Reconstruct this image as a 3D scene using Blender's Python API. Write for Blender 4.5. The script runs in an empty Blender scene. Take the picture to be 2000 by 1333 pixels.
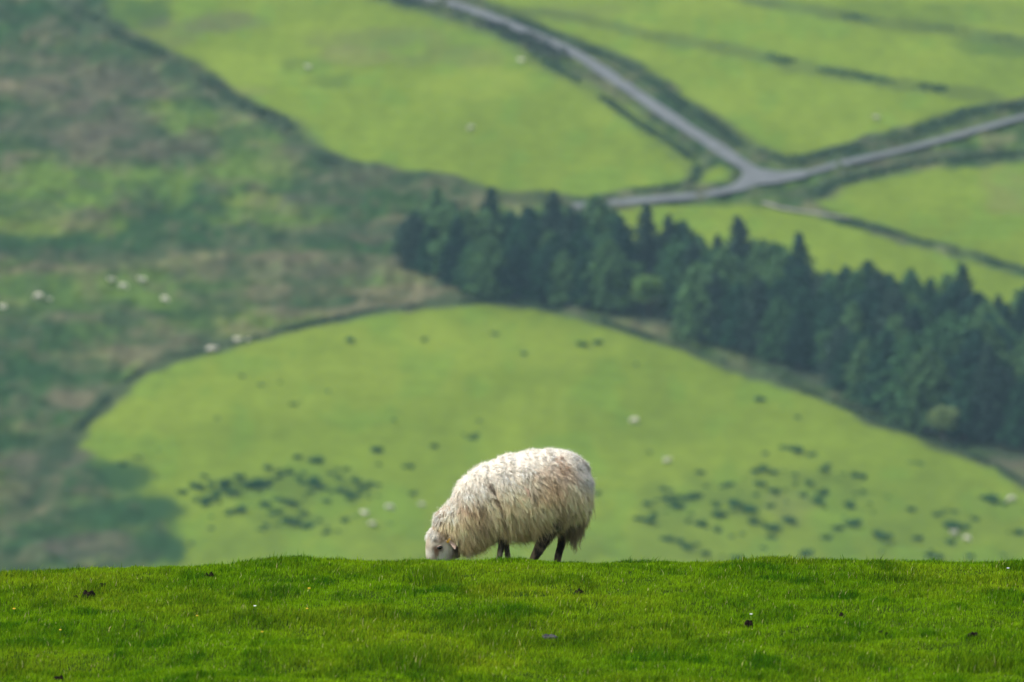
import bpy, math, random
import numpy as np
from mathutils import Vector, Matrix

R = math.radians
random.seed(7)
rng = np.random.default_rng(11)
sc = bpy.context.scene
COL = sc.collection

# ------------------------------------------------------------------ camera
F_MM, SENSOR, PITCH = 200.0, 36.0, 6.0
cam_d = bpy.data.cameras.new("camera")
cam_d.lens = F_MM; cam_d.sensor_width = SENSOR; cam_d.sensor_fit = 'HORIZONTAL'
cam_d.clip_start = 0.5; cam_d.clip_end = 6000
cam_d.dof.use_dof = True; cam_d.dof.focus_distance = 36.7; cam_d.dof.aperture_fstop = 3.3
cam = bpy.data.objects.new("camera", cam_d); COL.objects.link(cam)
cam.rotation_euler = (R(90 - PITCH), 0, 0)
sc.camera = cam
PXF = 2000 * F_MM / SENSOR            # focal length in photo pixels (photo is 2000 px wide)

# ------------------------------------------------------------------ light
SUN_EL, SUN_AZ = 54.0, -88.0          # azimuth from +Y (away from camera), negative = left
w = bpy.data.worlds.new("World"); sc.world = w; w.use_nodes = True
wn = w.node_tree.nodes; wl = w.node_tree.links
sky = wn.new('ShaderNodeTexSky'); sky.sky_type = 'NISHITA'; sky.sun_disc = False
sky.sun_elevation = R(SUN_EL); sky.sun_rotation = R(SUN_AZ); sky.air_density = 1.0; sky.dust_density = 4.0
hs = wn.new('ShaderNodeHueSaturation'); hs.inputs['Saturation'].default_value = .45       # bright overcast: sky nearly grey
wl.new(sky.outputs[0], hs.inputs['Color']); wl.new(hs.outputs[0], wn['Background'].inputs[0]); wn['Background'].inputs[1].default_value = 0.15
sd = bpy.data.lights.new("sun", 'SUN'); sd.energy = 2.0; sd.angle = R(14); sd.color = (1.0, 0.95, 0.86)
so = bpy.data.objects.new("sun", sd); COL.objects.link(so)
sdir = Vector((math.sin(R(SUN_AZ)) * math.cos(R(SUN_EL)), math.cos(R(SUN_AZ)) * math.cos(R(SUN_EL)), math.sin(R(SUN_EL))))
so.rotation_euler = sdir.to_track_quat('Z', 'Y').to_euler()
so.location = (0, 0, 60)
sc.view_settings.view_transform = 'Standard'; sc.view_settings.look = 'None'
sc.view_settings.exposure = 0.55; sc.view_settings.gamma = 1.0
sc.cycles.max_bounces = 6; sc.cycles.diffuse_bounces = 3; sc.cycles.volume_bounces = 0
sc.cycles.transparent_max_bounces = 8

# ------------------------------------------------------------------ noise
def hash2(ix, iy, s):
    h = (ix.astype(np.int64) * 374761393 + iy.astype(np.int64) * 668265263 + s * 982451653) & 0xffffffff
    h = ((h ^ (h >> 13)) * 1274126177) & 0xffffffff
    h = h ^ (h >> 16)
    return (h & 0xffffff) / float(0xffffff)
def vnoise(x, y, s=0):
    x = np.asarray(x, float); y = np.asarray(y, float)
    ix = np.floor(x); iy = np.floor(y); fx = x - ix; fy = y - iy
    fx = fx * fx * (3 - 2 * fx); fy = fy * fy * (3 - 2 * fy)
    a = hash2(ix, iy, s); b = hash2(ix + 1, iy, s); c = hash2(ix, iy + 1, s); d = hash2(ix + 1, iy + 1, s)
    return (a * (1 - fx) + b * fx) * (1 - fy) + (c * (1 - fx) + d * fx) * fy
def fbm(x, y, s=0, o=4, g=0.5):
    t = 0; a = 1; n = 0
    for k in range(o):
        t = t + a * vnoise(np.asarray(x) * 2 ** k + 17.3 * k, np.asarray(y) * 2 ** k - 9.1 * k, s + k); n += a; a *= g
    return t / n                                           # 0..1
def sstep(a, b, v):
    t = np.clip((v - a) / (b - a), 0, 1); return t * t * (3 - 2 * t)

# ------------------------------------------------------------------ terrain height
CREST_X = np.array([-9, -6, -3.35, -3.0, -2.66, -2.3, -1.85, -1.55, -1.0, -.57, 0, .35, 1.0, 1.35, 1.7, 2.35, 2.85, 3.3, 6, 9])
CREST_Z = np.array([-.5, -.22, -.075, -.062, -.04, -.022, -.005, .012, .002, 0, 0, -.003, 0, .003, .018, .008, -.008, -.005, -.08, -.3])
def near_z(x, y):
    x = np.asarray(x, float); y = np.asarray(y, float)
    yr = 35.66; zr = -5.231
    zr = zr + .014
    flat = zr + .035 * (yr - np.clip(y, 29.5, yr))
    up = (.114 * (29.5 - np.minimum(y, 29.5)))
    d = np.clip(y - yr, 0, None)
    k = .14; dm = 2.4                                      # slope grows to .035 + k*dm
    drop = np.where(d < dm, .035 * d + .5 * k * d * d, .035 * dm + .5 * k * dm * dm + (.035 + k * dm) * (d - dm))
    z = flat + up - drop
    z = z + np.interp(x, CREST_X, CREST_Z) * sstep(26, 35, y)
    amp = sstep(20, 28, y)
    z = z + amp * (.085 * (fbm(x * .8, y * .45, 3, 3) - .5) + .11 * (fbm(x * 2.2, y * 2.0, 9, 3) - .5)) * (1 - .55 * sstep(35.2, 36.2, y))
    return z
def far_z(x, y):
    x = np.asarray(x, float); y = np.asarray(y, float)
    yy = y
    plane = -89.7 + .231 * (yy - 620)
    plane = np.where(y > 1000, -1.92 + .231 * 40 * (1 - np.exp(-(y - 1000) / 40.)), plane)
    z = np.logaddexp(plane / 4, -106 / 4.) * 4
    z = z + (2.6 * (fbm(x / 62. + 3, y / 80., 21, 3) - .5)) * sstep(520, 600, y)
    return z
def ground_z(x, y):
    a = near_z(x, y); b = far_z(x, y)
    return np.where(np.asarray(y) < 250, np.maximum(a, -106), np.where(a > -90, a, b))

def ray(px, py):
    c, s = math.cos(R(PITCH)), math.sin(R(PITCH))
    u = (px - 1000) / PXF; v = (666.5 - py) / PXF
    return u, c + v * s, v * c - s                         # x, y, z per unit of forward distance
def hit(px, py, far=True):
    dx, dy, dz = ray(px, py)
    ys = np.linspace(560, 1400, 8000) if far else np.linspace(28, 40, 6000)
    t = ys / dy
    zz = (far_z if far else near_z)(t * dx, ys)
    below = t * dz < zz
    i = int(np.argmax(below)) if below.any() else len(ys) - 1
    return Vector((t[i] * dx, ys[i], float(zz[i])))
def hits(pts, far=True): return [hit(a, b, far) for a, b in pts]

# ------------------------------------------------------------------ object helpers
def tag(o, label=None, cat=None, group=None, kind=None):
    if label: o['label'] = label
    if cat: o['category'] = cat
    if group: o['group'] = group
    if kind: o['kind'] = kind
    return o
def empty(name, loc, rz=0.0):
    o = bpy.data.objects.new(name, None); COL.objects.link(o); o.location = loc; o.rotation_euler = (0, 0, rz); o.empty_display_size = .2
    return o
def mesh_np(name, V, faces_flat, loop_tot, mat, parent=None, col=None, smooth=True):
    me = bpy.data.meshes.new(name)
    V = np.asarray(V, np.float32); faces_flat = np.asarray(faces_flat, np.int32); loop_tot = np.asarray(loop_tot, np.int32)
    me.vertices.add(len(V)); me.vertices.foreach_set('co', V.ravel())
    me.loops.add(len(faces_flat)); me.loops.foreach_set('vertex_index', faces_flat)
    me.polygons.add(len(loop_tot))
    st = np.concatenate([[0], np.cumsum(loop_tot)[:-1]]).astype(np.int32)
    me.polygons.foreach_set('loop_start', st)
    me.polygons.foreach_set('use_smooth', np.full(len(loop_tot), smooth))
    me.update(calc_edges=True)
    if col is not None:
        C = np.ones((len(V), 4), np.float32); C[:, :3] = col
        a = me.color_attributes.new('Col', 'FLOAT_COLOR', 'POINT'); a.data.foreach_set('color', C.ravel())
    if mat is not None: me.materials.append(mat)
    o = bpy.data.objects.new(name, me); COL.objects.link(o)
    if parent is not None: o.parent = parent
    return o
def grid_faces(nr, nc, wrap=False):
    r = np.arange(nr - 1)[:, None]; cc = nc if wrap else nc - 1
    c = np.arange(cc)[None, :]
    a = r * nc + c; b = r * nc + (c + 1) % nc; d = a + nc; e = b + nc
    f = np.stack([a, b, e, d], -1).reshape(-1, 4)
    return f

# ------------------------------------------------------------------ materials
def mat_col(name, rough=.9, spec=.2, trans=0.0, noise=None, bump=None, hue=None):
    """Diffuse-like material: colour from the Col attribute, fine noise variation, optional translucency."""
    m = bpy.data.materials.new(name); m.use_nodes = True
    n, l = m.node_tree.nodes, m.node_tree.links
    b = n['Principled BSDF']; b.inputs['Roughness'].default_value = rough; b.inputs['Specular IOR Level'].default_value = spec
    at = n.new('ShaderNodeAttribute'); at.attribute_name = 'Col'; csock = at.outputs['Color']
    tc = n.new('ShaderNodeTexCoord')
    if noise:
        nz = n.new('ShaderNodeTexNoise'); nz.inputs['Scale'].default_value = noise[0]; nz.inputs['Detail'].default_value = 5
        l.new(tc.outputs['Object'], nz.inputs['Vector'])
        mr = n.new('ShaderNodeMapRange'); mr.inputs['From Min'].default_value = .3; mr.inputs['From Max'].default_value = .7
        mr.inputs['To Min'].default_value = 1 - noise[1]; mr.inputs['To Max'].default_value = 1 + noise[1]
        l.new(nz.outputs['Fac'], mr.inputs['Value'])
        mx = n.new('ShaderNodeVectorMath'); mx.operation = 'SCALE'
        l.new(csock, mx.inputs[0]); l.new(mr.outputs[0], mx.inputs['Scale']); csock = mx.outputs[0]
    l.new(csock, b.inputs['Base Color'])
    if bump:
        nb = n.new('ShaderNodeTexNoise'); nb.inputs['Scale'].default_value = bump[0]; nb.inputs['Detail'].default_value = 6
        l.new(tc.outputs['Object'], nb.inputs['Vector'])
        bp = n.new('ShaderNodeBump'); bp.inputs['Strength'].default_value = bump[1]; bp.inputs['Distance'].default_value = bump[2]
        l.new(nb.outputs['Fac'], bp.inputs['Height']); l.new(bp.outputs[0], b.inputs['Normal'])
    if trans > 0:
        t = n.new('ShaderNodeBsdfTranslucent'); l.new(csock, t.inputs['Color'])
        ms = n.new('ShaderNodeMixShader'); ms.inputs[0].default_value = trans
        out = n['Material Output']
        l.new(b.outputs[0], ms.inputs[1]); l.new(t.outputs[0], ms.inputs[2]); l.new(ms.outputs[0], out.inputs['Surface'])
    return m
def mat_plain(name, c, rough=.8, spec=.3, noise=None, bump=None):
    m = bpy.data.materials.new(name); m.use_nodes = True
    n, l = m.node_tree.nodes, m.node_tree.links
    b = n['Principled BSDF']; b.inputs['Roughness'].default_value = rough; b.inputs['Specular IOR Level'].default_value = spec
    b.inputs['Base Color'].default_value = (*c, 1)
    tc = n.new('ShaderNodeTexCoord')
    if noise:
        nz = n.new('ShaderNodeTexNoise'); nz.inputs['Scale'].default_value = noise[0]; nz.inputs['Detail'].default_value = 6
        l.new(tc.outputs['Object'], nz.inputs['Vector'])
        cr = n.new('ShaderNodeValToRGB'); cr.color_ramp.elements[0].position = .35; cr.color_ramp.elements[1].position = .65
        cr.color_ramp.elements[0].color = (*[v * (1 - noise[1]) for v in c], 1); cr.color_ramp.elements[1].color = (*[min(1, v * (1 + noise[1])) for v in c], 1)
        l.new(nz.outputs['Fac'], cr.inputs[0]); l.new(cr.outputs[0], b.inputs['Base Color'])
    if bump:
        nb = n.new('ShaderNodeTexNoise'); nb.inputs['Scale'].default_value = bump[0]; nb.inputs['Detail'].default_value = 6
        l.new(tc.outputs['Object'], nb.inputs['Vector'])
        bp = n.new('ShaderNodeBump'); bp.inputs['Strength'].default_value = bump[1]; bp.inputs['Distance'].default_value = bump[2]
        l.new(nb.outputs['Fac'], bp.inputs['Height']); l.new(bp.outputs[0], b.inputs['Normal'])
    return m
M_hill = mat_col('hill_turf', rough=1, spec=0, noise=(.55, .10), bump=(1.2, .5, .25))
M_turf = mat_col('near_turf', rough=1, spec=0, noise=(30, .2), bump=(60, .6, .02))
M_blade = mat_col('grass_blade', rough=.7, spec=.03, trans=.35)
M_leaf = mat_col('needle_foliage', rough=.8, spec=.04, trans=.15)
M_rush = mat_col('rush_foliage', rough=.8, spec=.04, trans=.1)
M_wool = mat_col('wool_fibre', rough=.85, spec=.12, trans=.22)
M_skin = mat_col('sheep_skin', rough=.85, spec=.15, noise=(70, .12), bump=(160, .5, .004))
M_bark = mat_plain('bark', (.07, .055, .045), .9, .1, noise=(3, .3), bump=(8, .6, .05))
M_road = mat_plain('road_asphalt', (.108, .120, .126), .8, .3, noise=(.35, .12), bump=(6, .3, .02))
M_gravel = mat_plain('track_gravel', (.17, .17, .14), .95, .2, noise=(.8, .2), bump=(3, .5, .04))
M_dung = mat_plain('dark_dung', (.020, .014, .009), .95, .05, noise=(60, .5), bump=(90, .8, .01))
M_stone = mat_plain('grey_stone', (.075, .078, .078), .95, .1, noise=(30, .35), bump=(50, .7, .01))
M_yellow = mat_plain('petal_yellow', (.85, .55, .02), .5, .3, noise=(200, .1))
M_white = mat_plain('petal_white', (.75, .75, .68), .6, .3, noise=(200, .1))
M_stem = mat_plain('plant_stem', (.10, .22, .03), .6, .3, noise=(90, .2))
M_fwool = mat_plain('distant_fleece', (.70, .66, .55), .9, .1, noise=(7, .12), bump=(18, .9, .05))
M_fleg = mat_plain('distant_sheep_legs', (.25, .22, .18), .9, .1, noise=(9, .2))
M_tag = mat_plain('tag_plastic', (.85, .50, .05), .4, .4, noise=(60, .08))
M_ear = mat_plain('ear_skin', (.62, .47, .38), .8, .2, noise=(60, .2), bump=(120, .4, .004))
M_eye = mat_plain('eye_dark', (.012, .008, .006), .12, .6, noise=(30, .2))

# ------------------------------------------------------------------ far hillside
def poly_sdf(P, poly):
    """signed distance (negative inside) of points P (n,2) to polygon"""
    poly = np.asarray(poly, float); d = np.full(len(P), 1e18); ins = np.zeros(len(P), bool)
    m = len(poly)
    for i in range(m):
        a = poly[i]; b = poly[(i + 1) % m]; e = b - a; wv = P - a
        t = np.clip((wv @ e) / max(e @ e, 1e-9), 0, 1)
        d = np.minimum(d, ((wv - t[:, None] * e) ** 2).sum(1))
        c = (a[1] > P[:, 1]) != (b[1] > P[:, 1])
        with np.errstate(divide='ignore', invalid='ignore'):
            xc = (b[0] - a[0]) * (P[:, 1] - a[1]) / (b[1] - a[1] + 1e-12) + a[0]
        ins ^= c & (P[:, 0] < xc)
    d = np.sqrt(d); return np.where(ins, -d, d)
def line_dist(P, line):
    line = np.asarray(line, float); d = np.full(len(P), 1e18)
    for i in range(len(line) - 1):
        a = line[i]; b = line[i + 1]; e = b - a; wv = P - a
        t = np.clip((wv @ e) / max(e @ e, 1e-9), 0, 1)
        d = np.minimum(d, ((wv - t[:, None] * e) ** 2).sum(1))
    return np.sqrt(d)
def xy(pts): return np.array([(v.x, v.y) for v in hits(pts)])

W1 = [(60, 985), (95, 905), (150, 845), (190, 800), (250, 745), (330, 703), (410, 687), (470, 668), (560, 645), (650, 625), (760, 606), (900, 594), (980, 590),
      (1060, 602), (1180, 632), (1300, 672), (1420, 712), (1560, 762), (1700, 818), (1850, 870), (1930, 905), (2000, 945), (2150, 1010)]
FIELDS = {
    'low': [(145, 850)] + W1[3:] + [(2260, 1100), (2260, 1400), (300, 1400), (285, 1110), (335, 1060), (310, 1010), (250, 975), (200, 930), (170, 890)],
    'mid': [(170, -90), (210, 30), (330, 100), (440, 160), (560, 240), (580, 280), (640, 300), (760, 325), (880, 345), (950, 375), (1080, 380), (1180, 378),
            (1290, 370), (1350, 350), (1370, 320), (1330, 280), (1230, 212), (1130, 152), (1050, 112), (950, 62), (850, 27), (740, 0), (640, -90)],
    'tri': [(1360, 335), (1410, 320), (1428, 335), (1420, 355), (1360, 365)],
    'top': [(880, -90), (960, 15), (1060, 55), (1200, 100), (1290, 155), (1380, 215), (1450, 270), (1500, 302), (1540, 303), (1650, 280), (1800, 240), (1910, 208),
            (2000, 190), (2260, 130), (2260, -90)],
    'right': [(1585, 397), (1650, 365), (1750, 345), (1900, 325), (2000, 318), (2260, 300), (2260, 600), (2000, 518), (1850, 480), (1700, 440)],
    'strip': [(1200, 415), (1300, 403), (1450, 400), (1540, 410), (1650, 440), (1800, 485), (2000, 545), (2260, 610), (2260, 720), (1800, 580), (1600, 530), (1400, 490), (1230, 465)],
}
ROADS = [
    [(700, -35), (800, -5), (870, 8), (960, 37), (1050, 75), (1130, 112), (1200, 158), (1290, 220), (1370, 272), (1430, 312), (1485, 347)],
    [(1430, 312), (1485, 345), (1560, 345), (1650, 322), (1760, 297), (1880, 265), (1990, 235), (2120, 205)],
    [(1560, 345), (1500, 352), (1430, 374), (1350, 387), (1280, 393), (1200, 400), (1120, 408)],
]
DARK_LINES = [   # rough dark vegetation along hedges and banks: pixel line, half width m, strength
    (W1, 1.5, .85),
    ([(60, -40), (170, 30), (250, 80), (330, 110), (400, 160), (480, 210), (550, 240), (590, 285), (650, 322)], 3.0, .8),
    ([(650, 322), (760, 335), (870, 352), (950, 378), (1100, 392), (1200, 392)], 2.6, .6),
    ([(0, 493), (170, 500), (330, 490), (480, 478), (640, 468), (820, 445)], 2.2, .6),
    ([(960, 12), (1060, 60), (1200, 118), (1290, 172), (1390, 240), (1460, 290), (1540, 318), (1650, 296), (1800, 256), (1900, 222), (2000, 207), (2150, 180)], 2.8, .7),
    ([(740, 0), (860, 28), (960, 70), (1060, 118), (1130, 158), (1230, 228), (1330, 292), (1365, 330)], 2.6, .4),
    ([(1360, 330), (1345, 362), (1250, 375)], 1.6, .6),
    ([(1000, 18), (1130, 35), (1250, 65), (1330, 80), (1400, 92), (1500, 112), (1600, 140), (1700, 155), (1850, 175), (1930, 192)], 3.2, .45),
    ([(1500, 5), (1700, 40), (1850, 58), (1990, 82), (2150, 110)], 3.6, .45),
    ([(1380, -30), (1500, 12)], 2.2, .3),
    ([(1640, 428), (1700, 442), (1800, 473), (1900, 498), (2000, 530), (2150, 575)], 1.6, .6),
    ([(1560, 395), (1640, 350), (1750, 327), (1900, 308), (2050, 300)], 2.2, .7),
    ([(0, 20), (120, 60), (250, 130), (330, 160)], 2.5, .5),
]
MOOR_C = np.array([.058, .096, .026]); DARK = np.array([.022, .058, .020]); PURP = np.array([.078, .074, .052]); TAN = np.array([.155, .130, .080])
GREEN = np.array([.085, .145, .024]); SHRUB = np.array([.032, .046, .024]); YEL = np.array([.175, .235, .028]); FIELD_C = np.array([.132, .194, .021])
BLOBS = [   # px, py, rx, ry, colour, strength : patches of different vegetation on the far slope
    (200, 30, 140, 38, DARK, .7), (60, 40, 80, 40, DARK, .45), (20, 220, 50, 30, DARK, .7), (380, 375, 90, 32, DARK, .75), (330, 435, 110, 18, DARK, .7),
    (60, 480, 130, 20, DARK, .9), (480, 468, 230, 24, DARK, .85), (250, 470, 130, 24, DARK, .8), (700, 455, 100, 14, DARK, .6), (30, 700, 90, 120, DARK, .5), (60, 1060, 120, 40, DARK, .7), (120, 650, 150, 30, DARK, .5), (90, 720, 120, 30, DARK, .75), (90, 800, 90, 35, DARK, .5), (190, 930, 110, 34, DARK, .95), (250, 1000, 90, 34, DARK, .95), (180, 1010, 90, 28, DARK, .7), (300, 1080, 60, 40, DARK, .9), (100, 760, 120, 60, DARK, .6), (60, 870, 90, 30, DARK, .5),
    (300, 1050, 60, 60, DARK, .8), (60, 1010, 90, 40, DARK, .6), (590, 540, 70, 16, DARK, .5), (640, 603, 60, 12, DARK, .7), (700, 550, 50, 20, DARK, .4),
    (55, 338, 42, 9, SHRUB, .95), (20, 563, 14, 6, SHRUB, .8), (300, 620, 220, 20, DARK, .35), (620, 380, 70, 30, DARK, .35), (760, 390, 120, 35, DARK, .4),
    (180, 165, 150, 45, PURP, .75), (150, 240, 140, 40, PURP, .7), (230, 280, 110, 35, PURP, .75), (380, 285, 70, 24, PURP, .5), (590, 395, 110, 18, PURP, .55),
    (680, 450, 140, 16, PURP, .6), (600, 520, 260, 26, PURP, .6), (100, 900, 60, 30, PURP, .4), (170, 775, 80, 22, PURP, .5), (60, 960, 50, 60, PURP, .4), (190, 1070, 90, 25, PURP, .7),
    (60, 130, 90, 40, PURP, .3), (700, 350, 110, 22, PURP, .4), (90, 610, 60, 30, PURP, .2),
    (10, 167, 40, 10, TAN, .5), (110, 530, 110, 9, TAN, .45), (420, 500, 240, 10, TAN, .4), (300, 510, 100, 12, TAN, .3), (560, 575, 160, 14, TAN, .35), (820, 572, 130, 15, TAN, .6), (600, 610, 120, 9, TAN, .5),
    (260, 690, 90, 14, TAN, .5), (160, 775, 60, 12, TAN, .5), (830, 520, 70, 40, TAN, .45), (790, 432, 60, 12, TAN, .4), (380, 180, 120, 12, TAN, .25), (150, 85, 60, 12, TAN, .2),
    (750, 600, 110, 9, TAN, .55), (470, 650, 60, 9, TAN, .4), (85, 835, 50, 8, TAN, .25), (1010, 400, 30, 30, TAN, .3), (1290, 640, 90, 12, TAN, .35), (1220, 625, 60, 9, TAN, .4),
    (1750, 318, 90, 10, PURP, .5), (1850, 300, 100, 12, PURP, .5), (1460, 392, 60, 8, YEL, .3), (1970, 905, 50, 14, PURP, .8), (1600, 380, 60, 12, PURP, .5),
    (110, 370, 220, 55, GREEN, .95), (60, 440, 150, 26, YEL, .35), (170, 560, 190, 26, GREEN, .6), (460, 340, 110, 30, GREEN, .75), (360, 230, 60, 26, GREEN, .5), (520, 420, 120, 18, GREEN, .6), (500, 290, 70, 40, GREEN, .5),
    (200, 590, 200, 16, GREEN, .55), (30, 600, 80, 30, GREEN, .5), (480, 390, 60, 12, YEL, .35), (310, 210, 30, 18, YEL, .2), (560, 310, 50, 30, TAN, .2), (330, 590, 90, 16, GREEN, .5),
    (110, 1075, 60, 14, PURP, .8), (230, 1085, 70, 16, PURP, .8), (100, 955, 26, 40, TAN, .45), (160, 900, 34, 16, PURP, .5), (215, 965, 50, 9, MOOR_C, .8), (270, 1030, 40, 10, MOOR_C, .7), (40, 900, 40, 12, PURP, .6), (150, 985, 30, 10, MOOR_C, .7),
    # upper fields
    (430, 45, 90, 20, PURP, .5), (650, 160, 50, 14, DARK, .35), (600, 130, 60, 14, DARK, .3), (760, 75, 130, 22, PURP, .3), (900, 110, 120, 24, PURP, .28), (700, 110, 70, 16, TAN, .25), (950, 160, 120, 30, YEL, .5),
    (1290, 270, 40, 20, DARK, .2), (1330, 360, 40, 10, DARK, .35), (1270, 372, 40, 8, DARK, .5), (1150, 20, 120, 14, PURP, .2), (1900, 30, 110, 26, DARK, .25), (1950, 90, 80, 20, DARK, .4), (1700, 20, 120, 16, DARK, .2), (1220, 110, 90, 18, YEL, .25),
    (1980, 370, 60, 50, TAN, .25), (1960, 130, 80, 40, DARK, .15), (340, 60, 80, 24, PURP, .3),
    # lower field
    (500, 640, 220, 26, YEL, .25), (950, 670, 240, 50, YEL, .45), (620, 760, 260, 60, YEL, .3), (1500, 830, 220, 70, YEL, .1), (1750, 980, 250, 60, DARK, .12), (1500, 1060, 500, 50, DARK, .14), (900, 1060, 400, 50, DARK, .12),
    (1300, 820, 200, 40, DARK, .07), (590, 955, 170, 34, DARK, .30), (560, 1015, 90, 20, DARK, .3), (1370, 980, 130, 36, DARK, .26), (1530, 960, 160, 40, DARK, .18), (1550, 990, 60, 30, TAN, .15), (1420, 640, 60, 10, DARK, .4), (420, 1060, 120, 40, DARK, .15),
]
def stretch(lo, hi, flo, fhi, step, grow):
    core = list(np.arange(flo, fhi, step)); a = []; b = []
    s = step; v = flo
    while v > lo: s *= grow; v -= s; a.append(max(v, lo))
    s = step; v = core[-1]
    while v < hi: s *= grow; v += s; b.append(min(v, hi))
    return np.array(a[::-1] + core + b)
hx = stretch(-1500, 1500, -92, 96, .5, 1.16); hy = stretch(470, 2400, 575, 880, .6, 1.12)
X, Y = np.meshgrid(hx, hy); Pn = np.stack([X.ravel(), Y.ravel()], 1)
Z = far_z(Pn[:, 0], Pn[:, 1])
nx_ = Pn[:, 0]; ny_ = Pn[:, 1]
Pw = Pn + np.stack([fbm(nx_ / 3.5, ny_ / 5, 41, 4) - .5, fbm(nx_ / 3.5, ny_ / 5, 47, 4) - .5], 1) * np.array([2.6, 5.0])
fld = np.zeros(len(Pn)); low = np.zeros(len(Pn))
core_m = (np.abs(nx_) < 100) & (ny_ < 960)
for k, poly in FIELDS.items():
    s = np.full(len(Pn), 99.); wob = .45 if k == 'low' else .7
    s[core_m] = poly_sdf(Pn[core_m] * (1 - wob) + Pw[core_m] * wob, xy(poly))
    msk = sstep(.9, -.9, s)
    if k == 'low': low = msk
    fld = np.maximum(fld, msk)
far_field = np.where(core_m, 0, sstep(.45, .55, fbm(nx_ / 160, ny_ / 200, 5, 3)))
fld = np.maximum(fld, far_field)
cn = lambda f, k=1.7: np.clip((f - .5) * k + .5, 0, 1)
n1 = cn(fbm(nx_ / 9, ny_ / 16, 61, 5)); n2 = cn(fbm(nx_ / 4, ny_ / 9, 71, 4)); n3 = cn(fbm(nx_ / 2.6, ny_ / 6, 81, 4)); n4 = fbm(nx_ / 30, ny_ / 40, 91, 3)
def mix(a, b, t): return a * (1 - t[:, None]) + b * t[:, None]
moor = mix(np.tile(MOOR_C, (len(Pn), 1)), np.tile(DARK, (len(Pn), 1)), .6 * sstep(.5, .68, n1))
moor = mix(moor, np.tile(PURP, (len(Pn), 1)), .35 * sstep(.55, .75, n2))
moor = mix(moor, np.tile(GREEN, (len(Pn), 1)), .4 * sstep(.52, .4, n1))
moor = mix(moor, np.tile(TAN, (len(Pn), 1)), .35 * sstep(.58, .75, n3))
fc = np.tile(FIELD_C, (len(Pn), 1)) * (.9 + .22 * (n4[:, None] - .5) * 2 * .5 + .12 * (n1[:, None] - .5))
fc = mix(fc, np.tile(YEL, (len(Pn), 1)), .35 * sstep(.45, .7, fbm(nx_ / 14, ny_ / 18, 15, 4)))
fc = mix(fc, np.tile(np.array([.085, .18, .025]), (len(Pn), 1)), .30 * sstep(.55, .75, n2))
n5 = fbm(nx_ / 1.3, ny_ / 2.4, 131, 3); n6 = fbm(nx_ / 5 + ny_ / 26, ny_ / 5.5, 141, 4)
moor = moor * (.45 + .85 * n5)[:, None]; moor = mix(moor, np.tile(DARK * .8, (len(Pn), 1)), .6 * sstep(.56, .68, n6))
fc = fc * (1 - .02 * low)[:, None] * (.90 + .12 * n3 + .10 * cn(fbm(nx_ / 1.2, ny_ / 3.5, 171, 3)) + .05 * np.sin((ny_ - 620 + nx_ * .2 + 6 * n4) * 1.3) * n2)[:, None]
colr = mix(moor, fc, fld)
for (bx, by, rx, ry, c, st) in BLOBS:
    h = hit(bx, by); d = h.y
    e1 = hit(bx, by - ry); e2 = hit(bx, by + ry)
    wy = max(abs(e1.y - e2.y) / 2, .5); wx = rx * d / PXF
    q = ((Pw[:, 0] - h.x) / wx) ** 2 + ((Pw[:, 1] - h.y) / wy) ** 2
    near = q < 4
    t = np.zeros(len(Pn)); t[near] = st * sstep(1.7, .25, q[near] + 1.1 * (n2[near] - .5) + .8 * (n3[near] - .5))
    colr = mix(colr, np.tile(c, (len(Pn), 1)), t)
for (ln, hw, st) in DARK_LINES:
    t = np.zeros(len(Pn)); d = line_dist(Pw[core_m] * .7 + Pn[core_m] * .3, xy(ln))
    t[core_m] = st * sstep(hw * 1.25, hw * .4, d + .6 * (n3[core_m] - .5))
    colr = mix(colr, np.tile(SHRUB, (len(Pn), 1)) * (.8 + .8 * n2[:, None]), t)
tex = .56 + .46 * n5 + .28 * cn(fbm(nx_ / .9, ny_ / 2.6, 151, 2))           # coarse grass, rush and heather texture of the moor
colr = colr * (fld + (1 - fld) * tex)[:, None]
t = (1 - fld) * .30 * sstep(.60, .78, cn(fbm(nx_ / 3.0 + ny_ / 30, ny_ / 4.2, 161, 4), 2.2)); colr = mix(colr, np.tile(np.array([.11, .105, .062]), (len(Pn), 1)), t)
t = (1 - fld) * .45 * sstep(.60, .78, cn(fbm(nx_ / 4.4 + 50, ny_ / 6, 166, 4), 2.2)); colr = mix(colr, np.tile(np.array([.018, .050, .018]), (len(Pn), 1)), t)
woodp = xy([(800, 500), (900, 450), (1200, 440), (1240, 500), (1400, 520), (1600, 560), (2000, 650), (2260, 720), (2260, 960), (1930, 880), (1700, 800), (1430, 690), (1220, 618), (960, 592), (860, 560)])
t = np.zeros(len(Pn)); t[core_m] = .8 * sstep(1.5, -2, poly_sdf(Pw[core_m], woodp))
colr = mix(colr, np.tile(np.array([.04, .055, .035]), (len(Pn), 1)), t)
rough_amt = (1 - fld)
Z = Z + rough_amt * (.55 * (n3 - .5) + .5 * (n2 - .5)) + .12 * (n3 - .5)
hill = mesh_np('hillside', np.stack([nx_, ny_, Z], 1), grid_faces(len(hy), len(hx)).ravel(), np.full((len(hy) - 1) * (len(hx) - 1), 4), M_hill, col=colr)
tag(hill, kind='structure')

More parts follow.
